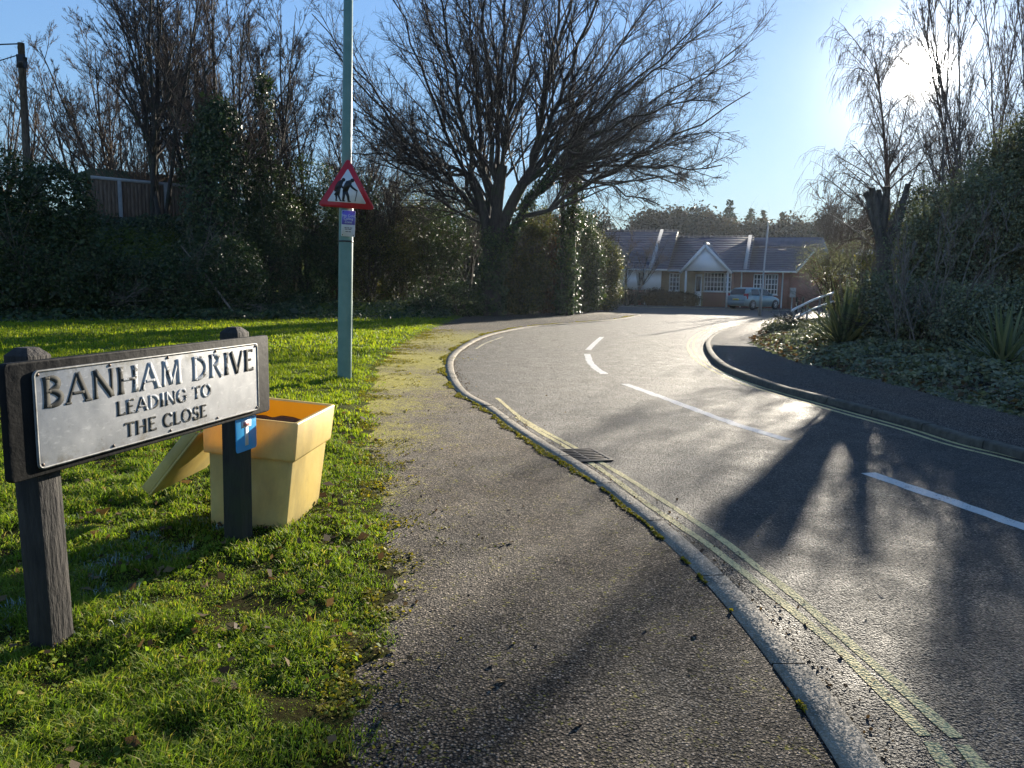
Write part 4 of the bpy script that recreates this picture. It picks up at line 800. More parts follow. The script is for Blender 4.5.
# utility pole beyond the ivy
ub = deep(23.5, 120, 31.0); ub[2] = 3.0; utop = deep(21, 43, 31.0); t = thing('utility_pole', ub, 'brown wooden utility pole with wires rising behind the dark ivy', 'pole'); m = MB(); m.tubes(np.array([ub-(0, 0, 3.3), ub, utop]), np.array([.16, .15, .12]), 12, cap=True); m.build('pole', MAT['pollard'], t, smooth=True)
m = MB(); m.cyl(utop+(.18, -.1, -.95), utop+(.18, -.1, -.55), .07); m.frame_box(utop+(-.13, -.15, -.95), (.33, 0, 0), (0, .05, 0), (0, 0, .5)); m.build('bracket', MAT['blackplastic'], t)
m = MB()
for dy, sag, zz in ((-6, 1.0, -.02), (3, 1.6, -.4), (-12, 1.5, -.03)):
    s = np.linspace(0, 1, 14)[:, None]; e_ = utop+np.array([-22, dy, .6+zz]); P = (utop+np.array([0, 0, zz]))*(1-s)+e_*s; P[:, 2] -= (4*sag*s*(1-s))[:, 0]; m.tubes(P, np.full(14, .022), 4)
m.build('wires', MAT['blackplastic'], t)
# fence on the bank
f0, f1 = deep(92, 200, 32.6), deep(204, 200, 35.5); fz = 3.25; fd = (f1-f0)*np.array([1, 1, 0]); fL = np.linalg.norm(fd); fd /= fL; fnn = np.array([fd[1], -fd[0], 0]); t = thing('garden_fence', (f0[0], f0[1], fz), 'brown board garden fence with pale posts, raised on the bank among ivy', 'fence')
za, zb2 = deep(100, 179, 32.6)[2], deep(200, 189, 35.5)[2]
MAT['fenceboard'] = barkmat('fence_boards', (.10, .06, .038), (.20, .13, .085), None, 5)
m = MB(); n_ = int(fL/.15)
for k in range(n_):
    p = f0+fd*(k*.15); zt_ = za+(zb2-za)*k/n_; m.frame_box((p[0], p[1], fz-1.0), fd*.146, fnn*.022*(1 if k % 2 else 1.4), UP*(zt_-fz+1.0))
m.build('boards', MAT['fenceboard'], t)
for f in (.215, .62, .98):
    p = f0+fd*fL*f+fnn*.05; zt_ = za+(zb2-za)*f+.05; m = MB(); m.frame_box((p[0], p[1], fz-1.2), fd*.14, fnn*.12, UP*(zt_-fz+1.2)); m.build('post', MAT['lead'], t, bevel=.01)
m = MB(); p0_, p1_ = f0+fnn*.05, f0+fd*fL+fnn*.05; m.frame_box((p0_[0], p0_[1], za+.005), (p1_-p0_)*np.array([1, 1, 0])+UP*(zb2-za), fnn*.07-fnn*.16, UP*.13); m.build('capping', MAT['lead'], t)
# shed roof above the fence
sp = deep(150, 180, 38.5); t = thing('shed', (sp[0], sp[1], 3.2), 'mossy felt shed roof just showing over the garden fence', 'shed'); m = MB(); m.frame_box(sp+(-3.2, 0, -2.6), (6.4, 1.5, 0), (-.6, 2.4, 0), UP*2.6); m.build('wall', MAT['fenceboard'], t); m = MB()
m.prism([(-3.6, -.05), (3.6, -.25), (2.6, .18), (-2.4, .42)], sp+(0, -.2, 0), (1, .22, 0), UP, (-.2, 1, 0), 0, 2.9); m.build('roof', plain('mossy_felt', (.035, .055, .03), (.06, .075, .035), .9, 5), t)
# ------------------------------------------------------------------ growing branches and leaves
def unit(a): return a/(np.linalg.norm(a, axis=-1, keepdims=True)+1e-9)
def grow(rg, st_, dr, ln, r0, P, wander, trop=0., tip=.35):
    B = len(st_); pts = np.empty((B, P, 3)); pts[:, 0] = st_; d = unit(dr.astype(float)); sl = (ln/(P-1))[:, None]
    bend = unit(rg.normal(size=(B, 3)))*wander*.4
    for i in range(1, P):
        d = unit(d+bend+rg.normal(0, wander, (B, 3))+np.array([0, 0, 1.])*trop); pts[:, i] = pts[:, i-1]+d*sl
    rad = r0[:, None]*(1-(1-tip)*np.linspace(0, 1, P)[None]); return pts, rad
def sprout(rg, pts, rad, k, t0, t1, ang, angsd, lr, rr, rmin, ln, taper=.55, up=0.0, P=5, wander=.12, trop=.0, tip=.35):
    B, Pp, _ = pts.shape; t = np.sort(rg.uniform(t0, t1, (B, k)), axis=1); f = t*(Pp-1); i = np.minimum(f.astype(int), Pp-2); w = (f-i)[..., None]
    bi = np.arange(B)[:, None]; p = pts[bi, i]*(1-w)+pts[bi, i+1]*w; tg = unit(pts[bi, i+1]-pts[bi, i]); r = rad[bi, i]
    q = rg.normal(size=p.shape); q -= (q*tg).sum(-1, keepdims=True)*tg; q = unit(q); a = np.clip(rg.normal(ang, angsd, (B, k)), .15, 1.6)[..., None]
    d = tg*np.cos(a)+q*np.sin(a); d[..., 2] += up
    L = (ln[:, None]*lr*(1-taper*t)*rg.uniform(.6, 1.25, (B, k)))
    R = np.maximum(r*rr, rmin); return grow(rg, p.reshape(-1, 3), d.reshape(-1, 3), L.ravel(), R.ravel(), P, wander, trop, tip)+(L.ravel(),)
def clump(rg, blobs, n, L, W, per=26, spread=.18, shell=.55, up=.35):
    """leaves in sprays; blobs: (centre, radii, weight)"""
    m = MB(); w = np.array([b[2] for b in blobs], float); w /= w.sum(); nc = max(1, n//per); pick = rg.choice(len(blobs), nc, p=w)
    C = np.array([b[0] for b in blobs])[pick]; Rr = np.array([b[1] for b in blobs])[pick]; d = unit(rg.normal(size=(nc, 3))); r = np.maximum(rg.random(nc)**(1/3)*(1-shell)+shell*rg.uniform(.75, 1.06, nc), .05)[:, None]
    cc = C+d*r*Rr; cc = np.repeat(cc, per, 0); dd = np.repeat(d, per, 0); off = rg.normal(0, 1, cc.shape)*spread*np.repeat(rg.uniform(.5, 1.3, (nc, 1)), per, 0); off[:, 2] *= .7
    p = cc+off; nr = unit(dd*.7+rg.normal(0, .75, p.shape)+np.array([0, 0, up])); k = p[:, 2] > 0.03
    return m.leaves(p[k], nr[k], L, W, rg)
def bez(a, b, c, n): t = np.linspace(0, 1, n)[:, None]; return a*(1-t)**2+2*b*t*(1-t)+c*t**2
def gz(x, y): return float(max(verge_h(np.array([x]), np.array([y]))[0], 0)) if x < 3 else 0.0
def woody(mb, levels, sides):
    for (p, r), n in zip(levels, sides): mb.tubes(p, r, n)
    return mb

def bare_tree(name, base, H, label, seed, r=.16, stems=1, ks=(14, 9, 6, 4), ang=.7, spread=.15, up=.12, lr=(.42, .45, .5, .5), rmin=.011, cat='tree', bark='bark', twig='twig', t0=.25, group=None, wander=.07, fine=.008, trop=.04):
    rg = np.random.default_rng(seed); base = np.asarray(base, float); t = thing(name, base, label, cat, group)
    dr = np.stack([rg.normal(0, spread, stems), rg.normal(0, spread, stems), np.ones(stems)], 1); s0 = base+np.stack([rg.normal(0, .18*(stems > 1), stems), rg.normal(0, .18*(stems > 1), stems), np.full(stems, -.2)], 1)
    ln = H*rg.uniform(.8, 1.0, stems); ln[0] = H; p0, r0 = grow(rg, s0, dr, ln, r*rg.uniform(.6, 1, stems), 12, wander*.6, trop, .12)
    p1, r1, l1 = sprout(rg, p0, r0, ks[0], t0, .97, ang, .18, lr[0], .5, rmin*1.6, ln, .6, up, 8, wander, trop)
    m = MB(); m.tubes(p0, r0, 8); m.tubes(p1, r1, 5); m.build('trunk', MAT[bark], t, smooth=True)
    m = MB(); pp, rr_, ll = p1, r1, l1
    for j, k in enumerate(ks[1:]):
        pp, rr_, ll = sprout(rg, pp, rr_, k, .2, 1.0, ang*.9, .2, lr[j+1], .55, max(fine, rmin*(.8-.15*j)), ll, .4, up*.7, 5 if j < 2 else 4, wander*1.4, trop); m.tubes(pp, rr_, 4 if j == 0 else 3)
    m.build('crown', MAT[twig], t); return t
def bush(name, base, blobs, n, leaf, mat, label, seed, cat='bush', per=26, spread=.16, shell=.5, group=None, stems=10, twig='twig', twigs=True, up=.35):
    rg = np.random.default_rng(seed); base = np.asarray(base, float); t = thing(name, base, label, cat, group)
    bl = [(base+np.array(c), np.array(r_), w) for c, r_, w in blobs]; clump(rg, bl, int(n*1.7), leaf[0]*.78, leaf[1]*.78, per, spread, shell, up).build('foliage', MAT[mat], t)
    if twigs:
        k = stems; tg = np.array([bl[rg.integers(len(bl))][0]+rg.normal(0, .5, 3)*bl[0][1] for _ in range(k)]); tg[:, 2] = np.maximum(tg[:, 2], base[2]+.4); s0 = base+np.stack([rg.normal(0, .3, k), rg.normal(0, .2, k), np.full(k, -.1)], 1)
        p = np.stack([bez(s, (s+e_)/2+np.array([0, 0, .3]), e_, 7) for s, e_ in zip(s0, tg)]); r0 = np.linspace(1, .3, 7)[None]*rg.uniform(.015, .04, (k, 1)); ln = np.linalg.norm(tg-s0, axis=1)
        p2, r2, l2 = sprout(rg, p, r0, 8, .3, 1, .7, .2, .5, .5, .008, ln, .3, .15); p3, r3, _ = sprout(rg, p2, r2, 4, .2, 1, .7, .2, .5, .6, .006, l2, .3, .1, 4); m = MB(); m.tubes(p, r0, 5); m.tubes(p2, r2, 3); m.tubes(p3, r3, 3); m.build('branches', MAT[twig], t)
    return t
def ivy_on(t, path, rad, n, seed, leaf=(.10, .085), mat='ivy', spread=.12):
    rg = np.random.default_rng(seed); path = np.asarray(path, float); s = rg.uniform(0, len(path)-1.001, n//20); i = s.astype(int); f = (s-i)[:, None]; p = path[i]*(1-f)+path[i+1]*f; rr_ = np.interp(s, np.arange(len(rad)), rad)
    a = rg.uniform(0, 2*math.pi, len(s)); d = np.stack([np.cos(a), np.sin(a), 0*a], 1); c = p+d*(rr_*rg.uniform(.5, 1.1, len(s)))[:, None]; c = np.repeat(c, 20, 0)+rg.normal(0, spread, (len(s)*20, 3)); d = np.repeat(d, 20, 0)
    m = MB(); m.leaves(c, unit(d+rg.normal(0, .5, c.shape)+np.array([0, 0, .3])), leaf[0], leaf[1], rg); return m.build('ivy', MAT[mat], t)

# ------------------------------------------------------------------ the great bare tree by the hedge
rg = np.random.default_rng(101); TB = np.array([-1.05, 35.0, gz(-1.05, 35.0)])
bt = thing('bare_tree', TB, 'huge spreading bare tree with ivy covered trunk standing behind the roadside hedge', 'tree')
trunk = np.array([TB+(0, 0, -.3), TB+(.02, 0, 1.2), TB+(.08, 0, 2.6), TB+(.12, 0, 3.7)]); tr = np.array([.60, .44, .40, .36])
# main stems, then the limbs off them, each aimed at where it ends in the crown
stems = [((470, 175), 0.4, .34, (-.3, 0, 1.2)), ((503, 165), -.3, .36, (0, 0, 1)), ((532, 170), .4, .36, (.3, 0, 1.2)), ((568, 150), -.5, .20, (.9, .3, .6))]
limbs = [(0, (330, 42), -3.0, .13, (-3.2, 0, 2.4)), (0, (352, 98), -1.5, .12, (-2.2, 0, .6)), (0, (385, -25), 2, .13, (-1.8, 0, 3.5)), (0, (425, -70), -2, .15, (-.8, 0, 4)), (0, (345, 150), 2.5, .09, (-2, 0, .4)), (0, (455, -90), 1, .16, (0, 0, 4)),
         (1, (478, -110), -1, .17, (-.3, 0, 4)), (1, (512, -130), 2, .18, (.0, 0, 4)), (1, (400, -60), 4, .12, (-1.6, 0, 3)), (1, (545, -100), -3, .15, (.4, 0, 4)),
         (2, (575, -100), 1, .18, (.6, 0, 4)), (2, (622, -70), -2, .17, (1.2, 0, 3.6)), (2, (668, -20), 2, .15, (2, 0, 3.2)), (2, (705, 30), -2, .14, (2.6, 0, 2.6)), (2, (600, -120), 4, .15, (.8, 0, 4)),
         (3, (750, 92), 0, .14, (3.0, 0, 1.4)), (3, (735, 60), 3, .12, (2.4, 0, 1.8)), (3, (722, 165), -2, .10, (2.4, 0, -.1)), (3, (690, 190), 1, .09, (2.0, 0, -.3)), (3, (660, 205), -3, .08, (1.6, 0, -.5)), (3, (712, 130), 3, .10, (2.2, 0, .6)), (3, (650, 120), -4, .09, (1.5, 0, 1.0)), (2, (640, 20), 5, .12, (1.6, 0, 3)), (2, (742, 45), 4, .10, (2.8, 0, 2.4)), (2, (722, 2), -4, .10, (2.6, 0, 2.8)), (3, (700, 95), -4, .09, (2.2, 0, 1.4)), (3, (690, 150), 5, .08, (2.0, 0, .4)), (0, (312, 14), 3, .10, (-3.0, 0, 2.8)), (0, (322, 96), 5, .08, (-3.0, 0, 1.2)), (0, (368, 120), -4, .08, (-2, 0, .8)), (1, (450, -40), 6, .10, (-.6, 0, 3.4)), (1, (536, -60), 6, .10, (.3, 0, 3.6))]
S = []; SR = []
for (x, y), dY, r, c in stems:
    e_ = deep(x, y, TB[1]+dY); p = bez(trunk[2]+np.array([c[0]*.4, 0, -.4]), trunk[-1]+np.array(c)*.5, e_, 10); S.append(p); SR.append(np.linspace(r*.9, r*.6, 10))
LB = []; LR = []; LL = []
for si, (x, y), dY, r, c in limbs:
    a_ = S[si][min(9, 4+int(rg.integers(0, 6)))]; e_ = deep(x, y, TB[1]+dY); p = bez(a_, a_+np.array(c), e_, 14); p[1:-1] += rg.normal(0, .09, (12, 3)); LB.append(p); LR.append(np.linspace(r*.85, .022, 14)); LL.append(np.linalg.norm(e_-a_)*1.1)
m = MB(); m.tubes(trunk, tr, 14); m.tubes(np.array(S), np.array(SR), 10); LB, LR, LL = np.array(LB), np.array(LR), np.array(LL); m.tubes(LB, LR, 7); m.build('trunk', MAT['bark'], bt, smooth=True)
m = MB(); p1, r1, l1 = sprout(rg, LB, LR, 18, .10, .98, .62, .2, .38, .5, .020, LL, .55, .10, 9, .07, .025); m.tubes(p1, r1, 5)
p2, r2, l2 = sprout(rg, p1, r1, 8, .12, 1, .62, .22, .50, .55, .012, l1, .40, .08, 6, .09, .02); m.tubes(p2, r2, 3)
p3, r3, l3 = sprout(rg, p2, r2, 5, .15, 1, .65, .22, .55, .6, .0075, l2, .35, .05, 5, .1, .01); m.tubes(p3, r3, 3)
p4, r4, l4 = sprout(rg, p3, r3, 2, .2, 1, .65, .2, .6, .7, .0055, l3, .35, .02, 4, .12, .0); m.tubes(p4, r4, 3); m.build('crown', MAT['twig'], bt)
ivy_on(bt, [TB, TB+(.05, 0, 1.5), TB+(.1, 0, 2.8), TB+(.12, 0, 3.8)], [.62, .55, .5, .4], 8000, 103)
ivy_on(bt, S[3][::2], [.35, .3, .3, .25, .2], 2500, 104)

# ivy covered tree beside it
rg = np.random.default_rng(105); b = deep(566, 312, 37.5); b[2] = gz(b[0], b[1]); top = deep(574, 80, 37.5)
t = bare_tree('ivy_tree', b, 12.5, 'slim tree wrapped in dark ivy standing right of the great bare tree', 106, r=.24, stems=2, ks=(8, 6, 5), spread=.05, ang=.6, t0=.45, lr=(.3, .45, .5))
ivy_on(t, [b, b+(.05, 0, 3), b+(.15, 0, 6), b+(.25, 0, 8.5)], [.55, .55, .5, .25], 9000, 107, spread=.16)

# ------------------------------------------------------------------ the left thicket
def gp(px_, Y): p = deep(px_, 320, Y); p[2] = gz(p[0], p[1]); return p
b = gp(28, 27.0); bush('ivy_mound', b, [((0, 0, 2.2), (2.6, 1.6, 2.4), 3), ((-2.2, 0, 2.6), (2.2, 1.6, 2.6), 2), ((1.3, 0, 3.7), (1.2, 1.1, 1.6), 1.4), ((-.6, 0, 4.6), (1.5, 1.1, 1.1), 1), ((2.0, -.2, 1.4), (1.2, 1.2, 1.5), 1.5), ((-4.5, 0, 2.0), (2.2, 1.8, 2.6), 1.5)], 42000, (.11, .09), 'ivy', 'huge dark ivy mound at the far left below the utility pole', 111, stems=14, twig='birch')
b = gp(118, 27.6); bush('bramble_bush', b, [((0, 0, 1.0), (1.6, 1.0, 1.3), 2), ((2.0, .2, 1.0), (1.6, 1.0, 1.35), 2), ((-1.2, .2, 1.0), (1.1, .8, 1.5), 1)], 16000, (.10, .085), 'ivy', 'dark bramble thicket at the foot of the bank below the garden fence', 112, stems=26, twig='birch')
b = gp(190, 28.6); bush('bramble_bush', b, [((0, 0, 1.1), (1.5, .9, 1.5), 2), ((1.6, 0, 1.3), (1.2, .9, 1.6), 1.5)], 11000, (.10, .08), 'ivy', 'dark bramble thicket with a pale leaning branch beside the ivy clad trunk', 113, stems=22, twig='birch')
m = MB(); lb0, lb1 = deep(236, 316, 27.6), deep(181, 246, 28.0); m.tubes(np.array([lb0, (lb0+lb1)/2+(0, 0, .08), lb1]), np.array([.045, .035, .015]), 6); o = m.build('fallen_branch', MAT['birch'], None, origin=lb0); tag(o, 'long pale dead branch leaning diagonally against the dark bramble thicket', 'branch')
b = gp(218, 31.5); t = bare_tree('ivy_tree', b, 9.5, 'leaning tree smothered in ivy at the right end of the garden fence', 114, r=.22, stems=3, ks=(9, 7, 5, 3), spread=.12, ang=.65, t0=.4, twig='brown_twig')
ivy_on(t, [b, b+(0, 0, 2), b+(.1, 0, 4), b+(.2, 0, 6.2), b+(.3, 0, 7.4)], [1.3, 1.3, 1.2, .8, .3], 20000, 115, spread=.22)
for k, (px_, Y, H, lab, st_, sd_, tw) in enumerate([(165, 33, 12.5, 'tall bare many stemmed tree rising behind the garden fence', 5, 121, 'twig'), (205, 36, 13.0, 'tall brown twigged tree directly behind the ivy smothered tree', 5, 122, 'brown_twig'), (262, 34, 13.2, 'tall bare tree with ivy up one stem, left of the lamp column', 3, 123, 'twig'), (308, 38, 13.5, 'slender bare tree just left of the green lamp column', 3, 124, 'twig'), (402, 41, 11.0, 'thin bare tree between the lamp column and the great bare tree', 3, 125, 'twig')]):
    b = gp(px_, Y); t = bare_tree('bare_tree', b, H, lab, sd_, r=.15, stems=st_, ks=(15, 9, 6, 4), spread=.17, ang=.58, twig=tw, t0=.22, lr=(.38, .45, .5, .5))
    if k == 2: ivy_on(t, [b, b+(.1, 0, 3), b+(.2, 0, 6), b+(.35, 0, 9.5)], [.5, .5, .45, .2], 7000, 126)
for k, (px_, Y, H, lab) in enumerate([(128, 40, 10.5, 'bare tree rising behind the left end of the shed'), (186, 42, 12.0, 'bare many branched tree behind the right end of the shed'), (238, 40, 12.5, 'bare tree directly above the end of the garden fence'), (290, 43, 12.0, 'bare many branched tree behind the tall holly'), (336, 44, 11.5, 'bare tree directly behind the green lamp column')]): bare_tree('bare_tree', gp(px_, Y), H, lab, 1270+k, r=.13, stems=4, ks=(16, 9, 6, 3), spread=.24, ang=.62, bark='bark', twig='brown_twig', t0=.15, lr=(.36, .45, .5, .5))
b = gp(105, 39); bare_tree('bare_tree', b, 8.0, 'low brown twiggy tree over the shed roof', 127, r=.1, stems=8, ks=(10, 6, 5, 3), spread=.3, ang=.5, bark='brown_twig', twig='brown_twig', t0=.15)
b = gp(18, 39); bare_tree('bare_tree', b, 8.6, 'brown twiggy tree behind the utility pole', 128, r=.09, stems=8, ks=(9, 6, 5, 3), spread=.28, ang=.5, bark='brown_twig', twig='brown_twig', t0=.15)
for k, (px_, Y, H, lab) in enumerate([(148, 36.5, 7.0, 'brown twiggy thicket over the right half of the garden fence'), (236, 37.5, 8.0, 'brown twiggy thicket between the fence end and the tall holly'), (286, 39, 7.4, 'brown twiggy thicket close left of the warning sign'), (334, 40, 7.6, 'brown twiggy thicket behind the lamp column'), (385, 43, 6.8, 'brown twiggy thicket right of the lamp column under the tree branches')]):
    bare_tree('thicket', gp(px_, Y), H, lab, 1290+k, r=.06, stems=12, ks=(11, 7, 5, 3), spread=.33, ang=.55, bark='brown_twig', twig='brown_twig' if k < 3 else 'twig', t0=.05, cat='bush', lr=(.34, .45, .5, .5))
b = gp(262, 32.5); bush('holly_bush', b, [((0, 0, 1.6), (1.4, 1.1, 1.8), 2), ((.6, 0, 3.4), (1.2, 1.0, 1.5), 1.6), ((-.7, 0, 3.0), (1.0, .9, 1.6), 1), ((.2, .3, 5.0), (1.1, .9, 1.3), .7)], 17000, (.085, .06), 'holly', 'tall dark holly standing left of the warning sign', 131, stems=14)
b = gp(312, 35.5); bush('holly_bush', b, [((0, 0, 1.5), (1.3, 1.0, 1.7), 2), ((.2, 0, 3.6), (1.3, 1.0, 1.6), 1.6), ((.9, 0, 2.2), (1.1, .8, 1.3), 1), ((-.2, .2, 5.4), (1.2, .9, 1.3), .7)], 15000, (.09, .065), 'holly', 'dark holly directly behind the warning sign', 132, stems=14)
b = gp(372, 38.0); bush('undergrowth', b, [((0, 0, 1.6), (2.0, 1.0, 2.0), 2), ((-1.3, 0, 3.0), (1.3, .8, 1.6), 1), ((1.6, .3, 2.4), (1.3, .8, 1.6), 1)], 9000, (.10, .075), 'shrub', 'thin leggy undergrowth right of the lamp column with light showing through', 133, stems=26, per=14, spread=.22)
for k, (px_, Y, hh, mt, lab) in enumerate([(352, 41, 6.4, 'holly', 'tall sparse leafed tree just right of the lamp column, speckled with sky'), (402, 44, 6.8, 'shrub', 'tall sparse leafed tree midway between the lamp column and the great tree'), (445, 43, 6.2, 'holly', 'tall sparse leafed tree touching the left side of the great tree')]):
    bush('small_leaf_tree', gp(px_, Y), [((0, 0, hh*.55), (1.5, 1.1, hh*.28), 1.4), ((.4, 0, hh*.85), (1.2, 1.0, hh*.2), 1), ((-.9, 0, hh*.72), (1.0, .9, hh*.2), .8)], 6500, (.10, .075), mt, lab, 1330+k, cat='tree', per=10, spread=.26, stems=26, twig='brown_twig')
b = gp(432, 38.5); bush('undergrowth', b, [((0, 0, 1.5), (1.5, .8, 1.8), 2), ((.4, 0, 3.4), (1.3, .8, 1.7), 1.2)], 8000, (.10, .075), 'holly', 'dark straggly shrub immediately left of the great ivy covered trunk', 134, stems=22, per=14, spread=.22)
# roadside hedge to the corner
hedge = 'shrubs of the roadside hedge'
for k, (px_, Y, bl, n, mt, lab) in enumerate([
    (458, 34.0, [((0, 0, .6), (1.2, .7, .9), 1), ((-1.2, -.6, .35), (1.0, .6, .5), .6)], 6000, 'ivy', 'low dark shrub at the foot of the great trunk where the lawn ends'),
    (520, 36.8, [((0, 0, 1.0), (1.2, .7, 1.3), 2), ((.6, .2, 2.0), (.9, .7, 1.0), 1), ((.2, .4, 3.3), (1.1, .8, 1.2), .9), ((.9, .6, 4.3), (.9, .8, .8), .5)], 12500, 'shrub', 'green and brown hedge shrub just right of the great trunk'),
    (551, 39.5, [((0, 0, 1.1), (1.1, .8, 1.5), 2), ((.3, .3, 2.4), (.9, .7, 1.2), 1.2), ((.1, .5, 3.9), (1.0, .8, 1.2), .9)], 12000, 'brownleaf', 'withered brown leaved hedge shrub in the middle of the hedge'),
    (578, 42.0, [((0, 0, 1.2), (1.3, .9, 1.6), 2), ((.3, .4, 2.9), (1.1, .9, 1.5), 1.4), ((0, .6, 4.6), (1.0, .9, 1.0), .8)], 16000, 'holly', 'dark green hedge shrub beside the sunlit end bush'),
    (604, 45.5, [((0, 0, 1.2), (1.0, .9, 1.6), 2), ((.1, .2, 2.7), (.95, .9, 1.3), 1.6), ((-.7, .3, 3.6), (.8, .8, 1.1), .8)], 15000, 'shrub', 'sunlit yellow green bush ending the hedge at the street corner')]):
    bush('hedge_shrub', gp(px_, Y), bl, n, (.10, .075), mt, lab, 140+k, stems=18, per=18)
b = gp(592, 50); bare_tree('bare_tree', b, 7.0, 'small twiggy tree behind the sunlit hedge end', 147, r=.12, stems=4, ks=(9, 6, 5, 3), spread=.25, ang=.6, t0=.2)
b = gp(628, 57); bare_tree('bare_tree', b, 6.2, 'fine brown twiggy tree in front of the left end of the bungalow roof', 148, r=.08, stems=4, ks=(8, 6, 5, 3), spread=.3, ang=.6, twig='brown_twig', t0=.25)
for k, (px_, Y, H, lab) in enumerate([(470, 45, 7.5, 'twiggy tree filling the gap behind the left side of the great trunk'), (528, 47, 8.5, 'twiggy tree behind the low right hand limbs of the great tree')]): bare_tree('bare_tree', gp(px_, Y), H, lab, 1490+k, r=.1, stems=5, ks=(11, 7, 5, 3), spread=.22, ang=.6, t0=.15)
# evergreens well behind, which close the view under the branches
for k, (px_, Y, H, Wd, lab) in enumerate([(215, 60, 7.6, 4.5, 'dark evergreen seen through the stems behind the ivy smothered tree'), (290, 62, 8.0, 4.6, 'dark evergreen far behind the warning sign'), (352, 60, 7.4, 4.4, 'dark evergreen seen under the branches right of the lamp column'), (415, 63, 7.8, 4.6, 'dark evergreen far behind the gap left of the great trunk'), (476, 62, 7.2, 4.4, 'dark evergreen far behind the great ivy covered trunk'), (535, 64, 7.4, 4.2, 'dark evergreen far behind the withered brown hedge shrub'), (590, 68, 7.0, 4.0, 'dark evergreen far behind the sunlit hedge end')]):
    b = deep(px_, 300, Y); b[2] = 0; bush('evergreen_tree', b, [((0, 0, H*.42), (Wd*.75, 2.2, H*.48), 3), ((-Wd*.4, 0, H*.3), (Wd*.5, 1.8, H*.36), 1.4), ((Wd*.45, 0, H*.33), (Wd*.5, 1.8, H*.38), 1.4), ((Wd*.1, 0, H*.75), (Wd*.4, 1.5, H*.24), 1)], 9000, (.34, .26), 'pine', lab, 160+k, cat='tree', per=16, spread=.35, stems=8)
rg = np.random.default_rng(175); y = rg.uniform(26.5, 37, 52000); x = rg.uniform(-26, -8.5, 52000); N = len(x); m = MB(); m.leaves(np.stack([x, y, verge_h(x, y)+rg.uniform(.02, .4, N)*(1+vnoise(x, y, .9, 176))], 1), np.array([0, -.5, 1.])+rg.normal(0, .5, (N, 3)), .10, .08, rg); kind(m.build('bank_ivy', MAT['ivy']), 'stuff')
# ivy and leaf litter on the ground along the foot of the wood
rg = np.random.default_rng(171); y = rg.uniform(19, 44, 90000); x = rg.uniform(-32, 5, 90000); lt = LAWN_TOP(x); d = y-lt; k = (d > -.25+.5*vnoise(x, y, 1.2, 172)) & ((d < 6) | ((x < -9) & (d < 16))) & (x < GX(y)-.35) & (vnoise(x, y, .8, 173) > -.28); x, y = x[k], y[k]; N = len(x)
m = MB(); m.leaves(np.stack([x, y, verge_h(x, y)+rg.uniform(.02, .32, N)*np.clip((y-LAWN_TOP(x))*.7+.3, .2, 1)*(1+vnoise(x, y, .9, 174))], 1), np.array([0, -.3, 1.])+rg.normal(0, .5, (N, 3)), .11, .09, rg); kind(m.build('ground_ivy', MAT['ivy']), 'stuff')

# ------------------------------------------------------------------ right hand planting
def bp_(px_, Y): p = deep(px_, 330, Y); p[2] = float(max(bed_h(p[:1], p[1:2])[0], 0)); return p
# pollarded tree
rg = np.random.default_rng(201); b = bp_(886, 18.7); t = thing('pollarded_tree', b, 'pollarded tree with bare cut stubs and dark trunk standing in the planted bed', 'tree')
fk_ = deep(884, 238, 18.7); m = MB(); m.tubes(np.array([b+(.06, 0, -.3), b+(.04, 0, .1), b*.5+fk_*.5+(.03, 0, 0), fk_]), np.array([.30, .20, .165, .20]), 12)
for (x, y), (cx, cy), r0, r1 in [((866, 193), (874, 215), .12, .075), ((872, 188), (877, 215), .11, .07), ((878, 190), (880, 214), .10, .065), ((887, 186), (884, 210), .11, .075), ((908, 184), (900, 224), .12, .06), ((893, 219), (889, 228), .09, .07), ((899, 205), (893, 226), .07, .05)]:
    e_ = deep(x, y, 18.7+rg.uniform(-.25, .25)); c = deep(cx, cy, 18.7); p = bez(fk_+(0, 0, -.35), c, e_, 8); p[1:-1] += rg.normal(0, .012, (6, 3)); m.tubes(p, np.linspace(r0, r1, 8), 10, cap=True)
m.build('trunk', MAT['pollard'], t, smooth=True)
# weeping birch
rg = np.random.default_rng(205); b = bp_(886, 28.5); t = thing('birch_tree', b, 'bare weeping birch against the bright sky behind the pollarded tree', 'tree'); top = deep(876, 62, 28.5)
tk = np.array([b+(0, 0, -.2), b*.7+top*.3+(.1, 0, 0), b*.4+top*.6+(.12, 0, 0), top])[None]; tk = bez(tk[0, 0], tk[0, 1]+(.2, 0, 1.5), tk[0, 3], 14)[None]; rk = np.linspace(.13, .015, 14)[None]; m = MB(); m.tubes(tk, rk, 10); H = np.array([10.])
p1, r1, l1 = sprout(rg, tk, rk, 46, .26, .98, .70, .15, .42, .42, .018, H, .52, .30, 9, .05, -.05); m.tubes(p1, r1, 5); m.build('trunk', MAT['birch'], t, smooth=True)
m = MB(); p2, r2, l2 = sprout(rg, p1, r1, 9, .15, 1, .6, .2, .42, .55, .009, l1, .35, .0, 6, .08, -.10); m.tubes(p2, r2, 3); p3, r3, l3 = sprout(rg, p2, r2, 5, .2, 1, .6, .2, .9, .6, .006, l2, .2, -.5, 6, .06, -.30); m.tubes(p3, r3, 3)
p4, r4, l4 = sprout(rg, p3, r3, 3, .2, 1, .5, .2, .6, .7, .0045, l3, .2, -.5, 5, .08, -.25); m.tubes(p4, r4, 3); m.build('crown', MAT['brown_twig'], t)
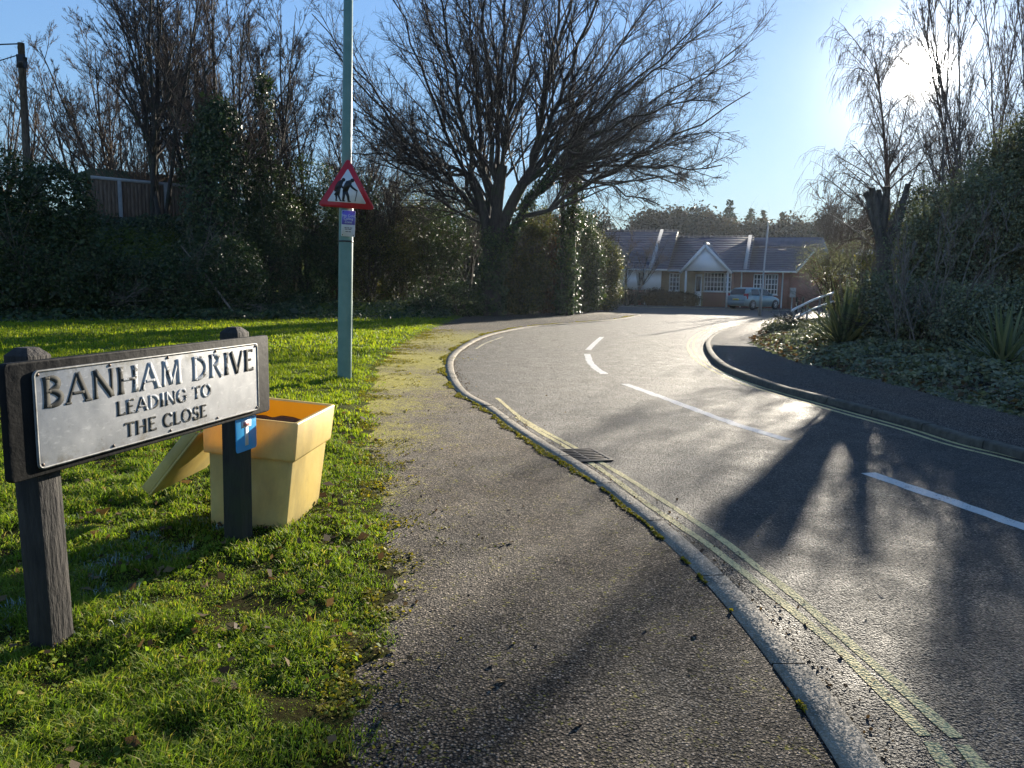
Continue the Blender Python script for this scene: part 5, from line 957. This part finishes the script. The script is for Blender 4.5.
# upright poplars beside the sun
for k, (px_, Y, H, st_, lab) in enumerate([(948, 25.0, 12.5, 3, 'tall upright bare tree right of the birch, nearest the sun'), (972, 26.5, 13.5, 4, 'tall upright bare tree with thickest stems between the sun and the dark evergreens'), (1012, 24.5, 12.5, 4, 'tall upright bare tree rising behind the dark evergreens at the right edge')]):
    bare_tree('bare_tree', bp_(px_, Y), H, lab, 210+k, r=.065, stems=st_, ks=(22, 6, 4, 3), ang=.42, spread=.09, up=.25, lr=(.30, .42, .5, .5), bark='birch', twig='brown_twig', t0=.15, trop=.06, rmin=.009, fine=.006)
# dark evergreens
b = bp_(945, 17.2); bush('evergreen_shrub', b, [((0, 0, 1.3), (1.0, 1.0, 1.6), 2), ((.5, 0, 2.6), (.9, .9, 1.2), 1.5), ((-.4, .2, 2.2), (.7, .7, 1.0), 1)], 22000, (.07, .05), 'bedleaf', 'dark evergreen shrub right of the pollarded tree with bright bare trees above it', 221, stems=24, per=12, spread=.24, shell=.35, twig='brown_twig')
b = bp_(988, 18.4); bush('evergreen_shrub', b, [((0, 0, 1.7), (1.2, 1.1, 1.9), 2), ((.1, 0, 3.4), (.95, .9, 1.3), 1.6), ((.6, 0, 4.3), (.7, .7, 1.0), .8)], 26000, (.075, .055), 'bedleaf', 'tall dark evergreen shrub in front of the thick stemmed upright tree', 222, stems=24, per=12, spread=.24, shell=.35, twig='brown_twig')
b = bp_(1032, 17.6); bush('evergreen_shrub', b, [((0, 0, 1.7), (1.1, 1.1, 2.0), 2), ((.1, 0, 3.7), (1.0, .9, 1.5), 1.6), ((.4, 0, 5.0), (.8, .8, .9), .8)], 24000, (.075, .055), 'bedleaf', 'tallest dark evergreen shrub at the right edge behind the sword leaved plant', 223, stems=24, per=12, spread=.24, shell=.35, twig='brown_twig')
b = bp_(915, 15.8); bush('laurel_shrub', b, [((0, 0, .6), (.8, .8, .8), 2), ((.7, -.3, .55), (.8, .8, .7), 1.5), ((-.3, .8, .8), (.6, .6, .8), 1)], 14000, (.075, .05), 'bedleaf', 'low dense shrub right of the pollard trunk', 224, stems=12)
b = bp_(985, 14.2); bush('laurel_shrub', b, [((0, 0, .55), (.9, .8, .75), 2), ((.9, 0, .6), (.8, .8, .8), 1.5)], 14000, (.07, .05), 'bedleaf', 'low dense shrub behind the right hand sword leaved plant', 225, stems=12)
b = bp_(872, 33.0); bush('laurel_shrub', b, [((0, 0, .9), (1.3, .9, 1.2), 2), ((-1.0, 0, .7), (.9, .8, .9), 1.2)], 12000, (.085, .06), 'bedleaf', 'dark shrub behind the left hand sword leaved plant and the handrail', 226, stems=12)
b = bp_(842, 33.0); bush('silver_bush', b, [((0, 0, 2.2), (1.3, 1.0, 1.1), 2), ((-1.1, 0, 2.6), (1.0, .9, .9), 1.3), ((.9, 0, 2.9), (1.0, .9, 1.0), 1.3)], 7000, (.07, .045), 'greyleaf', 'airy silver green bush glinting in sunlight in front of the half hidden bungalow', 227, stems=16, per=12, spread=.25)
b = bp_(872, 27.5); bush('yellow_bush', b, [((0, 0, 1.9), (.7, .6, .7), 2)], 2500, (.07, .05), 'shrub', 'small yellow green bush close behind the left of the pollard trunk', 228, stems=8, per=14)
b = bp_(915, 22.5); bush('viburnum_bush', b, [((0, 0, 3.0), (.9, .8, 1.2), 2), ((.6, 0, 1.8), (1.1, .9, 1.3), 1.4)], 9000, (.075, .055), 'shrub', 'open leafy bush with sun glints just right of the pollard stubs', 229, stems=14, per=12, spread=.2)
for k, (px_, Y, H, lab) in enumerate([(918, 15.0, 3.0, 'bare pale twiggy shrub close right of the pollard trunk'), (862, 20.5, 2.6, 'bare pale twiggy shrub close left of the pollard trunk')]): bare_tree('twiggy_shrub', bp_(px_, Y), H, lab, 1230+k, r=.022, stems=9, ks=(9, 6, 4), spread=.36, ang=.5, bark='birch', twig='birch', t0=.08, cat='bush', lr=(.4, .45, .5), rmin=.006, fine=.004)
# sword leaved plants
def sword(base, n, L, w, label, seed):
    rg = np.random.default_rng(seed); base = np.asarray(base, float); t = thing('phormium_plant', base, label, 'plant'); az = rg.uniform(0, 2*math.pi, n); el = rg.uniform(.35, 1.45, n); d = np.stack([np.cos(az)*np.cos(el), np.sin(az)*np.cos(el), np.sin(el)], 1)
    p, r = grow(rg, base+rg.normal(0, .06, (n, 3))*(1, 1, .2), d, L*rg.uniform(.65, 1.1, n), np.full(n, w), 7, .02, -.03, .1); side = unit(np.cross(d, [0, 0, 1.])); prof = np.array([.6, .9, 1, .95, .8, .5, .04]); k = 7
    A = p+side[:, None]*w*prof[None, :, None]; B_ = p-side[:, None]*w*prof[None, :, None]; mid_ = p-unit(np.cross(side, d))[:, None]*w*.35*prof[None, :, None]
    v = np.concatenate([A, mid_, B_], 1).reshape(-1, 3); i0 = (np.arange(n)*3*k)[:, None, None]; j = np.arange(k-1)[None, :, None]; q = i0+j+np.array([0, 1, k+1, k])[None, None]; q2_ = q+k
    m = MB(); m.add(v, np.concatenate([q.reshape(-1, 4), q2_.reshape(-1, 4)])); m.build('leaves', MAT['sword'], t)
    m = MB(); m.lathe([(.09, -.1), (.10, .02), (.05, .12)], base, UP, 10); m.build('crown', MAT['wood'], t)
sword(bp_(846, 16.8), 130, 1.45, .028, 'large spiky sword leaved plant left of the pollard trunk, near the handrail', 231)
sword(bp_(1006, 12.0), 80, 1.05, .024, 'pale spiky sword leaved plant at the right edge of the planted bed', 232)
# ground cover of the bed
rg = np.random.default_rng(235); y = rg.uniform(6, 31, 90000); x = BX(y)+rg.exponential(2.6, 90000)-.25; k = (vnoise(x, y, .7, 236)+.5*vnoise(x, y, .2, 237) > -.30) & (rg.random(90000) < np.clip(14/y, .25, 1)*1.0); x, y = x[k], y[k]; N = len(x)
m = MB(); hcov = np.clip((x-BX(y))*.3+.06, .03, .17)*(1+1.1*vnoise(x, y, .55, 238)); m.leaves(np.stack([x, y, np.maximum(bed_h(x, y), 0)+rg.random(N)**.6*hcov], 1), np.array([0, -.2, 1.])+rg.normal(0, .55, (N, 3)), .075, .055, rg); kind(m.build('ground_cover', MAT['bedleaf']), 'stuff')
rg = np.random.default_rng(245); y = rg.uniform(6, 30, 5000); x = BX(y)+rg.exponential(2.4, 5000)-.3; N = len(x); m = MB(); m.leaves(np.stack([x, y, np.maximum(bed_h(x, y), RZT)+rg.uniform(.01, .16, N)], 1), np.array([0, -.1, 1.])+rg.normal(0, .5, (N, 3)), .085, .06, rg); kind(m.build('fallen_leaves', MAT['brownleaf']), 'stuff')
b = bp_(790, 23.0); bush('edging_shrub', b, [((0, 0, .08), (.55, 1.2, .13), 2)], 6000, (.06, .045), 'greyleaf', 'low pale leaved shrub spilling over the path edge below the handrail', 239, stems=10)

# ------------------------------------------------------------------ gardens and trees beyond
for k, (px_, Y, L, H, lab) in enumerate([(640, 59.5, 2.6, 1.25, 'low brown hedge under the white boarded end of the bungalow'), (672, 58.6, 1.9, 1.0, 'low brown hedge in front of the buff brick wall and porch')]):
    b = deep(px_, 300, Y); b[2] = 0; bush('garden_hedge', b, [((-L*.5, 0, H*.5), (L*.6, .45, H*.55), 1), ((L*.5, -.2, H*.5), (L*.6, .45, H*.55), 1)], 7000, (.10, .08), 'brownleaf' if k else 'farleaf', lab, 251+k, stems=10, cat='hedge')
def conifer(px_, Y, topy, wd, label, seed):
    rg = np.random.default_rng(seed); b = deep(px_, 300, Y); b[2] = 0; H = deep(px_, topy, Y)[2]; t = thing('conifer', b, label, 'tree'); m = MB(); m.tubes(np.array([b-(0, 0, .2), b+(0, 0, H*.97)]), np.array([.25, .04]), 8); m.build('trunk', MAT['bark'], t)
    n = 4200; z = 1-np.sqrt(rg.random(n)); z = .12+.88*z; lay = (np.floor(z*15)+.5)/15; z = lay+rg.normal(0, .018, n); a = rg.uniform(0, 2*math.pi, n); q = np.sin(a*5+np.floor(lay*15)*2.1)*.22+.85; r = wd*(1.03-z)*np.sqrt(rg.random(n))*q; c = b+np.stack([np.cos(a)*r, np.sin(a)*r, z*H-.28*r], 1)
    m = MB(); m.leaves(c, unit(rg.normal(0, .6, (n, 3))+np.array([0, 0, .8])), .55, .28, rg); m.build('crown', MAT['pine'], t)
def roundtree(px_, Y, topy, wd, label, seed, mat='farleaf', n=9500):
    b = deep(px_, 300, Y); b[2] = 0; H = deep(px_, topy, Y)[2]; rg = np.random.default_rng(seed)
    bl = [((rg.normal(0, wd*.45), rg.normal(0, wd*.3), H*rg.uniform(.35, .78)), np.array([wd*.5, wd*.5, H*.18])*rg.uniform(.7, 1.15), 1) for _ in range(9)]+[((0, 0, H*.8), (wd*.4, wd*.4, H*.19), 1.2), ((0, 0, H*.3), (wd*.8, wd*.6, H*.3), 2)]
    bush('woodland_tree', b, bl, n, (.42, .32), mat, label, seed, cat='tree', per=14, spread=.5, stems=8)
for a_ in [(725, 100, 199, 5.4, 'tallest pointed conifer above the bungalow roof', 261), (746, 104, 208, 4.4, 'pointed conifer directly right of the tallest one above the roof', 262), (758, 98, 211, 3.6, 'slim conifer above the roof, next right but one from the tallest conifer', 263), (778, 102, 212, 4.4, 'conifer above the right end of the roof beside the round bare tree', 264)]: conifer(*a_)
for a_ in [(642, 95, 208, 5.0, 'brown winter tree above the left end of the bungalow roof', 271), (668, 100, 204, 5.5, 'broad brown winter tree above the white boarded bungalow end', 272), (696, 96, 204, 5.5, 'broad brown winter tree left of the tallest conifer', 273), (716, 92, 213, 5.0, 'low brown tree in front of the tallest conifer', 274), (752, 92, 216, 5.5, 'low brown tree under the row of conifers', 275), (786, 94, 215, 5.0, 'low reddish brown tree above the right end of the roof', 276), (822, 96, 213, 6.0, 'brown tree behind the round bare tree', 277), (868, 100, 211, 7.0, 'brown tree seen between the pollard and the silver bush', 278), (925, 100, 212, 8.0, 'brown tree far behind the open leafy bush', 279)]: roundtree(*a_)
b = deep(822, 300, 70.0); b[2] = 0; bare_tree('bare_tree', b, 11.2, 'round topped fine twigged bare tree above the half hidden bungalow', 281, r=.2, stems=6, ks=(13, 8, 6, 4), ang=.6, spread=.24, bark='brown_twig', twig='brown_twig', t0=.3, rmin=.018, fine=.014)
rg = np.random.default_rng(291); m = MB(); n = 9000; a_ = rg.uniform(R_(-38), R_(45), n); d = rg.uniform(112, 135, n); hh = 7.5+1.5*vnoise(a_*100, a_*0, 4, 292)*2; z = rg.random(n)**.7*hh; m.leaves(np.stack([np.sin(a_)*d, np.cos(a_)*d, z], 1), unit(rg.normal(0, .7, (n, 3))+np.array([0, -.3, .5])), 2.0, 1.6, rg); kind(m.build('distant_wood', MAT['farleaf']), 'stuff')
# ------------------------------------------------------------------ sky, sun, camera
w = bpy.data.worlds.new('World'); scene.world = w; w.use_nodes = True; nt = w.node_tree; bg = nt.nodes['Background']
def wm(op, a, b, clamp=False):
    q = nt.nodes.new('ShaderNodeMath'); q.operation = op; q.use_clamp = clamp
    for s, v in zip(q.inputs, (a, b)):
        if isinstance(v, bpy.types.NodeSocket): nt.links.new(v, s)
        else: s.default_value = v
    return q.outputs[0]
sky = nt.nodes.new('ShaderNodeTexSky'); sky.sky_type = 'NISHITA'; sky.sun_disc = False; sky.sun_elevation = SUN_EL; sky.sun_rotation = SUN_AZ; sky.altitude = 20; sky.air_density = 1.0; sky.dust_density = .05; sky.ozone_density = 2.0
SD = np.array([math.sin(SUN_AZ)*math.cos(SUN_EL), math.cos(SUN_AZ)*math.cos(SUN_EL), math.sin(SUN_EL)])
# the bright air round the sun
tc = nt.nodes.new('ShaderNodeTexCoord'); dp = nt.nodes.new('ShaderNodeVectorMath'); dp.operation = 'DOT_PRODUCT'; nt.links.new(tc.outputs['Generated'], dp.inputs[0]); dp.inputs[1].default_value = SD
pos_ = wm('MAXIMUM', dp.outputs['Value'], 0.0)
glow = wm('ADD', wm('MULTIPLY', wm('POWER', pos_, 6000.0), GLOW1), wm('ADD', wm('MULTIPLY', wm('POWER', pos_, 260.0), GLOW2), wm('MULTIPLY', wm('POWER', pos_, 36.0), GLOW3)))
mx = nt.nodes.new('ShaderNodeVectorMath'); mx.operation = 'SCALE'; mx.inputs[0].default_value = (1.0, .96, .88); nt.links.new(glow, mx.inputs['Scale'])
ad = nt.nodes.new('ShaderNodeVectorMath'); ad.operation = 'ADD'; tn_ = nt.nodes.new('ShaderNodeVectorMath'); tn_.operation = 'MULTIPLY'; nt.links.new(sky.outputs[0], tn_.inputs[0]); tn_.inputs[1].default_value = (.88, 1.0, 1.18); lu_ = nt.nodes.new('ShaderNodeVectorMath'); lu_.operation = 'DOT_PRODUCT'; nt.links.new(tn_.outputs[0], lu_.inputs[0]); lu_.inputs[1].default_value = (.25, .6, .15)
sc_ = nt.nodes.new('ShaderNodeVectorMath'); sc_.operation = 'SCALE'; nt.links.new(tn_.outputs[0], sc_.inputs[0]); nt.links.new(wm('DIVIDE', SKYS, wm('ADD', 1.0, wm('DIVIDE', lu_.outputs['Value'], SKYL))), sc_.inputs['Scale'])
nt.links.new(sc_.outputs[0], ad.inputs[0]); nt.links.new(mx.outputs[0], ad.inputs[1]); nt.links.new(ad.outputs[0], bg.inputs[0]); bg.inputs[1].default_value = SKY
l = bpy.data.lights.new('sun', 'SUN'); l.energy = SUN; l.angle = R_(.55); l.color = (1.0, .90, .74); o = bpy.data.objects.new('sun', l); COL.objects.link(o); o.rotation_euler = Vector(SD).to_track_quat('Z', 'Y').to_euler(); o.location = (20, 40, 30)
if HAZE:
    m = bpy.data.materials.new('haze_air'); m.use_nodes = True; t_ = m.node_tree; t_.nodes.remove(t_.nodes['Principled BSDF']); v = t_.nodes.new('ShaderNodeVolumePrincipled'); v.inputs['Color'].default_value = (.74, .85, 1, 1); v.inputs['Density'].default_value = HAZE; v.inputs['Anisotropy'].default_value = .6
    t_.links.new(v.outputs[0], t_.nodes['Material Output'].inputs['Volume']); g = MB(); g.box((0, 65, 11), (150, 175, 24.4)); kind(g.build('haze', m), 'stuff')
cd = bpy.data.cameras.new('camera'); cd.sensor_width = 36; cd.lens = 36*FPX/1024; cd.clip_start = .05; cd.clip_end = 2000; cam = bpy.data.objects.new('camera', cd); COL.objects.link(cam)
cam.matrix_world = Matrix(((CR[0], CU[0], -CF[0], CP[0]), (CR[1], CU[1], -CF[1], CP[1]), (CR[2], CU[2], -CF[2], CP[2]), (0, 0, 0, 1))); scene.camera = cam
vs = scene.view_settings; vs.view_transform = 'Standard'; vs.look = 'None'; vs.exposure = EXPO; vs.gamma = 1.0; vs.use_curve_mapping = False
c = scene.cycles; c.max_bounces = 6; c.diffuse_bounces = 3; c.glossy_bounces = 2; c.transmission_bounces = 4; c.volume_bounces = 0; c.sample_clamp_indirect = 3.0; c.use_denoising = True; c.denoiser = 'OPENIMAGEDENOISE'; c.denoising_prefilter = 'ACCURATE'; c.caustics_reflective = False; c.caustics_refractive = False
scene.render.engine = 'CYCLES'
